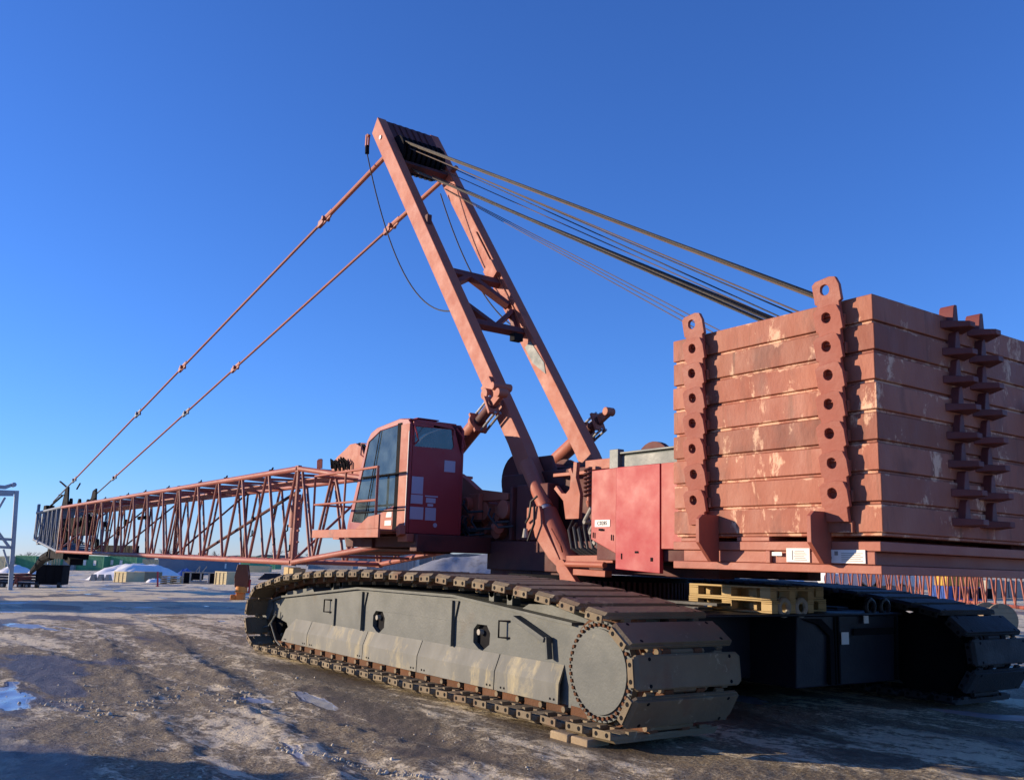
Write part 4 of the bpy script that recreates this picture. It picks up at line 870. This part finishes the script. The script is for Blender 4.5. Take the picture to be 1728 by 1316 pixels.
# big beige container, end turned to the sun; side greyed to stand in for shade
e, k = at('storage_container', 238, 970, 'tall beige ended container with long side greyed as in shade behind the timber crates', 'container', 'shipping containers along the yard edge', 0)
m = MB(); n = 9; w_ = 26*k; P = []
for i in range(n): x = w_*i/n; dx = w_/n; P += [(x, 0), (x+dx*.4, 0), (x+dx*.5, .06), (x+dx*.9, .06)]
P += [(w_, 0), (w_+.4, .3), (.3, .3)]; m.pxy([P], .05, 27*k); m.build('end_wall', 'beige', e, smooth=False)
m = MB(); Ls = 119*k; m.pxy([[(w_, .02), (w_+Ls, 4.5), (w_+Ls-1, 6.5), (.5, 2.4)]], .1, 2.25); m.build('side_wall', 'bluegrey', e)
m = MB(); m.box(w_+Ls-1.6, w_+Ls-1.3, 3.7, 3.95, 1.0, 1.6); m.build('white_mark', 'white', e)
e, k = at('site_cabin', 385, 966, 'small white framed cabin window unit right of the long grey container', 'cabin')
m = MB(); m.box(0, 13*k, 0, 2, 0, 22*k); m.build('wall', 'white', e); m = MB(); m.box(2*k, 11*k, -.05, -.01, 6*k, 11*k); m.box(2*k, 11*k, -.05, -.01, 13*k, 18*k); m.build('window', 'bluegrey', e)

# snow piles
def snow_pile(px0, px1, py, ptop, label, depth=5, seed=1, name='snow_pile', shape=1.0, mt='snow', sharp=.62, rz=0):
    e, k = at(name, (px0+px1)/2, py, label, 'snow pile', None, rz); W = (px1-px0)*k; Hh = (py-ptop)*k
    nx, ny = 70, 30; X, Yy = np.meshgrid(np.linspace(-1, 1, nx), np.linspace(-1, 1, ny)); 
    r_ = np.clip(1-(np.abs(X)**(2.2*shape)+np.abs(Yy)**2.2), 0, 1); z = (r_**sharp)*(.92+.45*vnoise(X*W/2, Yy*depth/2, W/5, seed)+.12*vnoise(X*W/2, Yy*depth/2, W/14, seed+1)+.05*vnoise(X*W/2, Yy*depth/2, W/50, seed+2))
    z = np.clip(z, 0, None)*Hh-.05; x = X*W/2; y = (Yy+1)*depth/2
    me = [(float(a), float(b), float(c)) for a, b, c in zip(x.ravel(), y.ravel(), z.ravel())]
    m = MB(); m.add(me, [(j*nx+i, j*nx+i+1, (j+1)*nx+i+1, (j+1)*nx+i) for j in range(ny-1) for i in range(nx-1)])
    s_ = m.build('snow_surface', mt, e); return e
snow_pile(108, 244, 978, 951, 'long white snow heap in front of the green containers', 8, 1, shape=1.5, rz=-.35, sharp=.7)
snow_pile(28, 66, 968, 950, 'small white snow heap left of the black skip', 5, 4, rz=-.6, sharp=.9)
snow_pile(-30, 24, 966, 953, 'white snow heap at the far left behind the steel beams', 5, 5, rz=-.6, sharp=.9)
snow_pile(640, 985, 990, 927, 'tall blue shaded snow mound behind the crawler track, under the cab', 9, 7, sharp=1.0, mt='shadesnow')
container(618, 702, 983, 'greycont', 'grey container added behind the cab base to shade the snow mound on its right', h=3.3, rz=0)  # added container, mostly hidden, placed to throw shade on the mound
snow_pile(1300, 1400, 1003, 966, 'snow bank behind the counterweight tray beside the lattice sections', 6, 9)
snow_pile(240, 268, 982, 974, 'low grey snow strip beside the dark crate', 2, 12)

# black skip on wheels
e, k = at('skip_trailer', 58, 991, 'black steel skip on wheels standing left in the yard', 'skip', None, .15)
m = MB(); W = 42*k; m.box(0, W, 0, 1.4, .22, 1.34); 
for x in (0, W*.33, W*.66, W-.05): m.box(x, x+.05, -.04, 0, .22, 1.34)
m.box(-.03, W+.03, -.05, 1.45, 1.34, 1.40); m.build('bin', 'black', e, bevel=.01)
for x in (.12, W-.12):
    m = MB(); m.tube((x-.09, .05, .2), (x+.09, .05, .2), .2, 18); m.c = 1; m.tube((x-.1, .05, .2), (x+.1, .05, .2), .09, 12); m.build('wheel', ['rubber', 'conc'], e)
m = MB()
for i in range(6): x = .35+i*.15; m.box(x, x+.07, .4, .47, 1.3, 2.0+.1*random.random())
m.build('timber_upright', 'ply', e)
# steel beams on a trailer
e, k = at('pipe_trailer', -30, 990, 'low trailer stacked with dark steel beams at the left edge', 'trailer')
m = MB()
for i in range(9): m.beam((-.5, .2*(i % 3), .45+.17*(i//3)), (88*k-.25*(i % 4), .2*(i % 3)+.1, .5+.17*(i//3)), .14, .12)
m.box(0, 3, 0, 1.2, .25, .38); m.build('steel_beam', 'darkblue', e, bevel=.01)
for x in (.6, 1.25, 2.35, 2.8):
    m = MB(); m.tube((x, -.08, .17), (x, .1, .17), .18, 16); m.c = 1; m.tube((x, -.1, .17), (x, .1, .17), .08, 12); m.build('wheel', ['rubber', 'conc'], e)
m = MB()
for i in range(5): m.tube((1.95, .0, .45+.1*i), (2.95, .1, .52+.1*i), .045, 8)
m.tube((1.9, -.1, .1), (2.2, -.1, .62), .05, 8); m.tube((2.25, -.1, .1), (2.15, -.1, .5), .04, 8); m.build('pink_tube', 'boomred', e)
# steel gantry at left edge
gp = [V((-60, 7.55, .2)), V((-60, 7.47, 4.62)), V((-60, 5.0, 4.5)), V((-60, 3.5, 4.6))]
e = empty('steel_gantry', (-60, 6.0, gzf(-60, 6)), 0, 'pale blue grey steel gantry with diagonal struts at the left edge', 'gantry')
m = MB(); m.beam((-60, 7.75, -1.0), (-60, 7.45, 4.72), .22, .22); m.build('post', 'gantry', e)
m = MB(); m.beam((-60, 7.42, 4.62), (-60, 2.0, 4.55), .2, .14); m.beam((-60, 7.3, 4.5), (-60, 2.0, 4.2), .2, .12); m.build('top_beam', 'gantry', e)
m = MB(); m.pyz([[(2, 4.75), (6.9, 4.78), (7.3, 5.0), (7.35, 5.1), (7.15, 5.12), (6.8, 4.98), (2, 5.0)]], -60.3, -60); m.tube((-60.4, 7.27, 5.05), (-59.9, 7.27, 5.05), .13, 14); m.build('hoist_arm', 'gantry', e)
m = MB(); m.beam((-60, 6.9, 4.3), (-60, 6.4, 3.0), .12, .12); m.beam((-60, 6.4, 2.8), (-60, 7.45, 1.5), .15, .15); m.beam((-60, 7.5, 1.5), (-60, 6.0, 1.55), .15, .12); m.beam((-60, 7.5, 1.95), (-60, 6.0, 2.0), .15, .12); m.beam((-60, 7.15, 1.4), (-60, 7.68, .1), .1, .1); m.beam((-60, 6.0, 3.0), (-60, 4.0, 3.1), .15, .12); m.build('strut', 'gantry', e)
m = MB(); m.beam((-60, 3.0, -1), (-60, 3.0, 4.7), .22, .22); m.beam((-54, 7.75, -1.0), (-54, 2.0, -1.0), .2, .2); m.build('rear_post', 'gantry', e)
# crates
def crate(px0, px1, py, h, label, mt, name='timber_crate', dep=1.6, lid=True):
    e, k = at(name, px0, py, label, 'crate', None, -.6); W = (px1-px0)*k*1.05; H_ = h*k; m = MB(); n = max(3, int(W/.5))
    for i in range(int(H_/.16)): m.box(0, W, 0, .03, .02+i*.16, .17+i*.16); 
    m.box(.02, W-.02, .03, dep, .02, H_-.02); m.build('boards', mt, e)
    m = MB()
    for i in range(n+1): x = (W-.09)*i/n; m.box(x, x+.09, -.04, 0, 0, H_)
    m.box(0, W, -.045, 0, H_-.1, H_); m.build('batten', mt, e); return e
crate(192, 225, 981, 18, 'pale timber crate side facing the sun at the snow heap', 'ply')
crate(226, 254, 980, 17, 'dark brown crate right beside the pale timber crate', 'wood')
crate(362, 391, 985, 22, 'cream plywood crate left of the orange hook block', 'ply')
e, k = at('concrete_barrier', 150, 979, 'row of pale concrete trestles in front of the snow heap', 'barrier')
for i in range(3):
    m = MB(); x = i*.62; m.pxz([[(x, 0), (x+.5, 0), (x+.34, .55), (x+.16, .55)]], 0, .6); m.build('trestle', 'conc', e)
e, k = at('marker_post', 266, 989, 'thin red marker post in front of the pallet stack', 'post')
m = MB(); m.beam((0, 0, 0), (-.08, 0, .95), .09, .09); m.build('stake', 'pinkred', e); m = MB(); m.box(-.1, .1, -.1, .1, -.02, .05); m.build('post_foot', 'pinkred', e)
e, k = at('pallet_stack', 270, 984, 'stack of yellow wooden pallets beside the red marker post', 'pallets')
for i in range(4):
    m = MB(); z = i*.15
    for j in range(3): m.box(.75*j*.95, .75*j*.95+.14, 0, 1, z, z+.08)
    for j in range(5): m.box(0, 1.6, .22*j, .22*j+.12, z+.082, z+.11)
    m.build('pallet', 'pallet', e)
e, k = at('tarpaulin_heap', 282, 972, 'blue tarpaulin heap beside the long grey container', 'tarpaulin')
m = MB(); nx = 24
P = [(i/nx*3.6, j*.4, (.85*math.exp(-((i/nx-.45)/.22)**2)+.05)*(math.sin(math.pi*j/5)**.5 if 0 < j < 5 else 0)*(1+.1*math.sin(i*2.1+j))) for j in range(6) for i in range(nx+1)]
m.add(P, [(j*(nx+1)+i, j*(nx+1)+i+1, (j+1)*(nx+1)+i+1, (j+1)*(nx+1)+i) for j in range(5) for i in range(nx)]); m.build('tarpaulin', 'bluetarp', e)
LOC[e] = V((0, 0, 0))
e, k = at('open_frame_stand', 306, 984, 'dark steel racks with pale posts behind the yard, left of the plywood crate', 'rack')
m = MB()
for x in (0, .55, 1.3, 1.9, 2.35): m.box(x, x+.1, 0, .1, 0, .85); 
m.box(0, 2.45, 0, .1, .8, .88); m.build('rack_post', 'conc', e); m = MB(); m.box(.1, .55, .15, .8, .02, .8); m.box(.7, 1.3, .3, .8, .3, .8); m.box(1.95, 2.4, .15, .8, .02, .8); m.build('rack_box', 'black', e)
m = MB(); m.box(.7, 1.9, -.3, .2, 0, .14)
for i in range(7): m.tube((.7+i*.16, -.25, .14), (.8+i*.16, .1, .22), .07, 8)
m.beam((.9, 0, .8), (1.25, 0, 1.3), .05, .05); m.beam((1.4, 0, .8), (1.75, 0, 1.3), .05, .05); m.beam((1.2, 0, .8), (1.25, 0, 1.3), .04, .04); m.build('stacked_part', 'conc', e)
# hook block standing in the yard
e, k = at('hook_block', 406, 1011, 'rusty red crane hook block with orange base standing on the ground left of the track', 'hook block')
m = MB()
for y in (-.14, .10): m.pxz([[(-.26, .52), (.26, .52), (.30, .95), (.20, 1.46), (-.20, 1.46), (-.30, .95)]], y, y+.05)
m.build('cheek_plate', 'hookred', e, bevel=.015)
m = MB(); m.tube((0, -.09, 1.05), (0, .1, 1.05), .26, 24); m.build('block_sheave', 'hookred', e)
m = MB(); m.tube((0, 0, .34), (0, 0, .56), .24, 20); m.tube((0, 0, .30), (0, 0, .36), .27, 20); m.build('swivel', 'orange', e, bevel=.01)
m = MB(); m.box(-.18, .16, -.15, .15, 0, .30); m.box(-.42, -.18, -.12, .1, 0, .22); m.build('base_hook', 'orange', e, bevel=.03)
m = MB(); m.beam((.32, 0, .3), (.34, 0, .85), .06, .06); m.build('side_bar', 'pinkred', e)
# boom support cribbing, dark heap
e, k = at('timber_cribbing', 490, 978, 'yellow timber posts propping the boom just behind the track', 'timber')
e.location = (-20.2, 8.25, gzf(-20.2, 8.25)-.03); e.rotation_euler.z = 0
m = MB(); m.box(-.32, -.05, -.1, .2, 0, 1.34); m.build('timber_post', 'pallet', e, bevel=.01); m = MB(); m.box(.0, .24, -.1, .2, 0, 1.32); m.build('timber_post', 'pallet', e, bevel=.01)
m = MB(); m.box(-.5, .4, 1.9, 2.3, 0, 1.33); m.build('timber_post', 'wood', e, bevel=.01)
e, k = at('scrap_heap', 436, 979, 'dark heap of tarred beams behind the near track front', 'heap')
m = MB()
for i in range(10): m.beam((.1*i*.3, .1*i, .15+.10*(i//2)), (2.4-.1*i, .1*i+.1, .18+.10*(i//2)), .2, .12)
m.build('beam_layer', 'darkblue', e, bevel=.01)
e, k = at('tarp_pallet', 418, 965, 'green sheeted pallet load behind the hook block', 'pallet load')
m = MB(); m.add([(0, 0, 1.0), (3.2, 0, 1.0), (3.4, 1.5, .9), (0, 1.5, 1), (.5, .2, 1.5), (2.2, .3, 1.45), (2.4, 1.2, 1.4), (.5, 1.2, 1.5)], [(0, 1, 5, 4), (1, 2, 6, 5), (2, 3, 7, 6), (3, 0, 4, 7), (4, 5, 6, 7), (0, 3, 2, 1)]); m.build('green_sheet', 'green', e)
m = MB(); m.box(0, 3.2, 0, 1.5, 0, 1.0); m.build('load', 'ply', e)
# timber block under the near track
e = empty('timber_block', (-6.95, 5.62, 0), 0, 'short weathered timber block wedged under the near end of the track', 'timber')
m = MB(); m.box(-7.12, -6.86, 5.52, 5.75, -.08, .028); m.build('block', 'wood', e, bevel=.012); m = MB(); m.box(-6.84, -6.6, 5.54, 5.8, -.08, .022); m.build('block', 'wood', e, bevel=.012)
# pallets on the carbody
def pallet(loc, rz, label, mt='pallet'):
    e = empty('wooden_pallet', loc, rz, label, 'pallet', 'pallets stacked on the carbody', local=True)
    m = MB()
    for y in (0, .345, .69):
        for x in (0, .5, 1.055): m.box(x, x+.145, y, y+.11, .022, .10)
        m.box(0, 1.2, y, y+.11, 0, .02)
    m.build('runner', mt, e, bevel=.004)
    m = MB()
    for j in range(5): m.box(0, 1.2, .17*j+.001*j, .17*j+.13, .124, .144)
    for x in (0, .5, 1.055): m.box(x, x+.145, 0, .81, .102, .122)
    m.build('deck_board', mt, e, bevel=.004); return e
import itertools
ap = math.atan2(.51, .36)
for i in range(2):
    pallet((-8.14+.01*i, 8.40, 1.065+i*.147), .06-.03*i, ['sunlit pale pallet, lower of the left pair under the counterweight', 'sunlit pale pallet, upper of the left pair under the counterweight'][i])
for i in range(2):
    pallet((-7.28, 8.62, 1.065+i*.147), 1.52+.03*i, ['shaded pallet, lower of the right pair under the counterweight', 'shaded pallet, upper of the right pair under the counterweight'][i], 'pallet')
# right side: lattice sections lying behind
def lat_section(px0, px1, py0, py1, label, hgt, mt='lug', n=12):
    a_, b_ = GP(px0, py0), GP(px1, py1); z0_ = gzf(a_.x, a_.y); z1_ = gzf(b_.x, b_.y)
    e = empty('lattice_section', (a_.x, a_.y, z0_), 0, label, 'crane section', 'spare lattice sections lying behind the crane')
    d = (b_-a_); d.z = z1_-z0_; A = V((a_.x, a_.y, z0_+.1)); nrm = V((-d.y, d.x, 0)).normalized()*hgt
    for o_ in (V((0, 0, 0)), nrm):
        for zz in (0, hgt): 
            m = MB(); m.tube(A+o_+V((0, 0, zz)), A+d+o_+V((0, 0, zz)), .06, 8); m.build('chord', mt, e)
    for o_ in (V((0, 0, 0)), nrm):
        m = MB()
        for i in range(n):
            p = A+o_+d*(i/n); q = A+o_+d*((i+.5)/n)+V((0, 0, hgt)); r_ = A+o_+d*((i+1)/n); m.tube(p, q, .035, 6); m.tube(q, r_, .035, 6)
        m.build('lacing', mt, e)
    return e
lat_section(1392, 1540, 1003, 1012, 'red lattice section lying left behind the far track', 1.9, n=9)
lat_section(1545, 1662, 1016, 1028, 'red lattice section lying right behind the far track, blue machine behind it', 1.7, n=8)
e, k = at('blue_machine', 1600, 1012, 'blue machine with yellow top behind the red lattice sections', 'machine')
m = MB(); m.box(0, 60*k, 0, 1.5, 0, 24*k); m.build('body', 'bluemach', e, bevel=.03); m = MB(); m.box(.1, 58*k, .1, 1.4, 24.2*k, 48*k); m.build('hood', 'yellow', e, bevel=.03); m = MB()
for i in range(5): m.box(.2+i*.35, .4+i*.35, -.03, 0, 5*k, 22*k)
m.build('grille', 'black', e)
for i in range(7):
    e, k = at('drum_container', 1402+i*22, 1003, 'white round ended drum stored behind the red lattice sections', 'drum', 'white drums behind the lattice sections')
    m = MB(); m.tube((0, 0, .75), (0, 1, .75), .33, 20); m.build('drum_shell', 'white', e, bevel=.02); m = MB(); m.box(-.3, .3, .1, .9, 0, .42); m.build('drum_cradle', ['conc', 'wood', 'greycont'][i % 3], e)
for i in range(3):
    e, k = at('yard_box', 1410+i*62, 994, ['pale grey stored box behind the left lattice section', 'tan stored box in the middle behind the lattice sections', 'white stored box behind the lattice sections, left of the blue machine'][i], 'box')
    m = MB(); m.box(0, 45*k, 0, 2, 0, 26*k); m.build('box_body', ['greycont', 'ply', 'white'][i], e, bevel=.03); m = MB(); m.box(-.05, 45*k+.05, -.05, 2.05, 26*k, 28*k); m.build('box_lid', 'conc', e)
e, k = at('ribbed_tank', 1668, 1008, 'pale ribbed containers at the right edge above the cable reel', 'container')
for i in range(6):
    m = MB(); m.box(i*12*k, i*12*k+10.5*k, 0, 1, 0, 30*k+.02*(i % 2)); m.build('panel', 'conc', e, bevel=.03)
# cable reel
e, k = at('cable_reel', 1692, 1056, 'large round pale wooden cable reel half hidden behind the far track', 'cable reel')
m = MB(); r_ = .40; m.tube((0, 0, r_), (0, .06, r_), r_, 36); m.tube((0, .7, r_), (0, .76, r_), r_, 36); m.tube((0, .06, r_), (0, .7, r_), .28, 24); m.build('flange', 'wood', e, bevel=.004)
m = MB()
for i in range(7):
    zz = .03+i*.11; hw = math.sqrt(max(.004, r_**2-(max(abs(zz-r_), abs(zz+.1-r_)))**2))-.005; m.box(-hw, hw, -.008, -.001, zz, zz+.1)
m.tube((0, -.02, r_), (0, -.006, r_), .05, 12); m.build('flange_board', 'wood', e)
# white stake marks, far concrete blocks under frame
# bare trees on the horizon
def tree_mesh(seed, hgt):
    rd = random.Random(seed); trunk = MB(); crown = MB()
    def grow(p, d, l, r0, lev):
        q = p+d*l; tgt = trunk if lev < 2 else crown; tgt.tube(p, q, r0, 5, r0*.62, cap=False)
        if lev == 5: return
        for i in range(rd.choice((2, 3, 3))):
            nd = (d+V((rd.uniform(-.75, .75), rd.uniform(-.75, .75), rd.uniform(-.1, .5)))).normalized(); grow(p.lerp(q, rd.uniform(.55, 1)), nd, l*rd.uniform(.6, .82), r0*.55, lev+1)
    grow(V((0, 0, 0)), V((0, 0, 1)), hgt*.3, hgt*.03, 0); return trunk, crown
protos = []
rd = random.Random(5); kinds = 3
tlist = [(150, 'far'), (196, ''), (232, ''), (262, ''), (285, ''), (310, ''), (338, ''), (372, ''), (420, ''), (455, ''), (478, ''), (508, ''), (528, ''), (545, ''), (566, ''), (60, ''), (100, ''), (600, ''), (690, ''), (740, '')]
for i, (px, _) in enumerate(tlist):
    d = 330.; s_ = (px-864)/FOC*d*.984; p = F0*d+R0*s_; loc = (p.x, p.y, gzf(p.x, p.y)-1); hh = 6.5+rd.random()*2.5
    lab = 'bare grey winter tree on the horizon seen through the boom lattice'
    if i < kinds:
        t_ = empty('bare_tree', loc, 0, lab, 'tree', 'bare trees on the horizon', local=True); a_, b_ = tree_mesh(i+20, 8.0)
        tk = a_.build('trunk', 'bark', t_); b_.build('crown', 'bark', t_); protos.append(t_); o_ = t_
    else: o_ = copy_tree(protos[i % kinds]); o_.location = loc
    o_.rotation_euler.z = rd.random()*6; f_ = hh/8.0; o_.scale = (f_*1.5, f_*1.5, f_)
# far low wooded ridge
m = MB(); pts = []
for i in range(241):
    px = -300+i*9.5; d = 420.; s_ = (px-864)/FOC*d*.984; p = F0*d+R0*s_; g = gzf(p.x, p.y); pts.append((p, g, 1.55+1.6+2.2*(vnoise(np.array(i*1.), np.array(0.), 7, 31)+.5)+1.5*vnoise(np.array(i*1.), np.array(3.), 1.7, 33)))
P = []; n = len(pts)
for p, g, h in pts: P.append((p.x, p.y, g-4))
for p, g, h in pts: P.append((p.x, p.y, g+float(h)))
for p, g, h in pts: q = p+F0*25; P.append((q.x, q.y, g-4))
m.add(P, [(i, i+1, n+i+1, n+i) for i in range(n-1)]+[(n+i, n+i+1, 2*n+i+1, 2*n+i) for i in range(n-1)])
M['wood_far'] = mat('far_bare_woodland', (.15, .14, .14), (.20, .19, .18), (.3, .3, .3), None, .95, scuff_amt=.2, bscale=2, bump=1., stretch=(1, 1, .3), scuff_scale=.3)
r_ = m.build('treeline_ridge', 'wood_far'); r_['kind'] = 'structure'; r_.name = 'terrain'
# frozen clods thrown up beside the ruts
rc_ = random.Random(11); m = MB()
def clod(x, y, r_):
    zg = float(relief(np.array(x), np.array(y)))*1.0-.02+gzf(x, y); P = []
    a0 = rc_.random()*6; k = 6
    for zz, rr_ in ((-.3, 1.0), (.25, .85), (.7, .45)):
        for i in range(k): a = a0+2*math.pi*i/k; q = r_*rr_*rc_.uniform(.7, 1.25); P.append((x+q*math.cos(a), y+q*math.sin(a), zg+r_*zz*rc_.uniform(.8, 1.2)))
    P.append((x, y, zg+r_*.85)); F = [(j*k+i, j*k+(i+1) % k, (j+1)*k+(i+1) % k, (j+1)*k+i) for j in range(2) for i in range(k)]+[(2*k+i, 2*k+(i+1) % k, 3*k) for i in range(k)]
    m.add(P, F)
def gp(px, py): q = GP(px, py); d_ = fw+rt*((px-864)/FOC)-up*((py-658)/FOC); t = -1.55/d_.z; return d_.x*t, d_.y*t
for i in range(170):
    t = rc_.random(); px, py = 470+330*t, 1258+66*t**1.1; x, y = gp(px+rc_.gauss(0, 6), py+rc_.gauss(0, 2.2)); clod(x, y, abs(rc_.gauss(.006, .007))+.005)
for i in range(380):
    x = rc_.uniform(-16, -3.5); y = rc_.uniform(1.0, 5.3); clod(x, y, abs(rc_.gauss(0, .008))+.004)
for i in range(160):
    t = rc_.random(); px, py = 60+420*t, 1180+15*math.sin(t*7); x, y = gp(px+rc_.gauss(0, 25), py+rc_.gauss(0, 9)); clod(x, y, abs(rc_.gauss(.008, .010))+.005)
M['clod'] = mat('frozen_clod', (.60, .53, .40), (.34, .28, .19), (.8, .74, .60), None, .85, scuff_amt=.5, scuff_scale=9)
tag(m.build('frozen_clods', 'clod'), None, None, None, 'stuff')
# unseen boxes added off frame to the left to cast shadows into the yard
def shadow_box(x, y, rz, L_, W_, H_, label):
    e = empty('shipping_container', (x, y, gzf(x, y)-.05), rz, label, 'container', None, local=True); m = MB(); n = int(L_/.3); P = []  # container form is made up; it serves only to cast a shadow
    for i in range(n): a_ = L_*i/n; dx = L_/n; P += [(a_, 0), (a_+dx*.4, 0), (a_+dx*.5, .05), (a_+dx*.9, .05)]
    P += [(L_, 0), (L_, W_), (0, W_)]; m.pxy([P], .1, H_-.1); m.build('wall', 'bluegrey', e, smooth=False)
    m = MB(); m.box(-.03, L_+.03, -.03, W_+.03, H_-.1, H_); m.box(-.03, L_+.03, -.03, W_+.03, 0, .1); m.build('frame', 'bluegrey', e)
shadow_box(-49.6, -.7, R(-47), 9.4, 2.6, 5.3, 'unseen blue grey box added off the left side to cast the shadow band')
shadow_box(-15.4, -6.1, R(-47), 6.0, 1.6, 2.15, 'unseen blue grey box added left of the camera to cast the foreground shadow')
#SPLIT
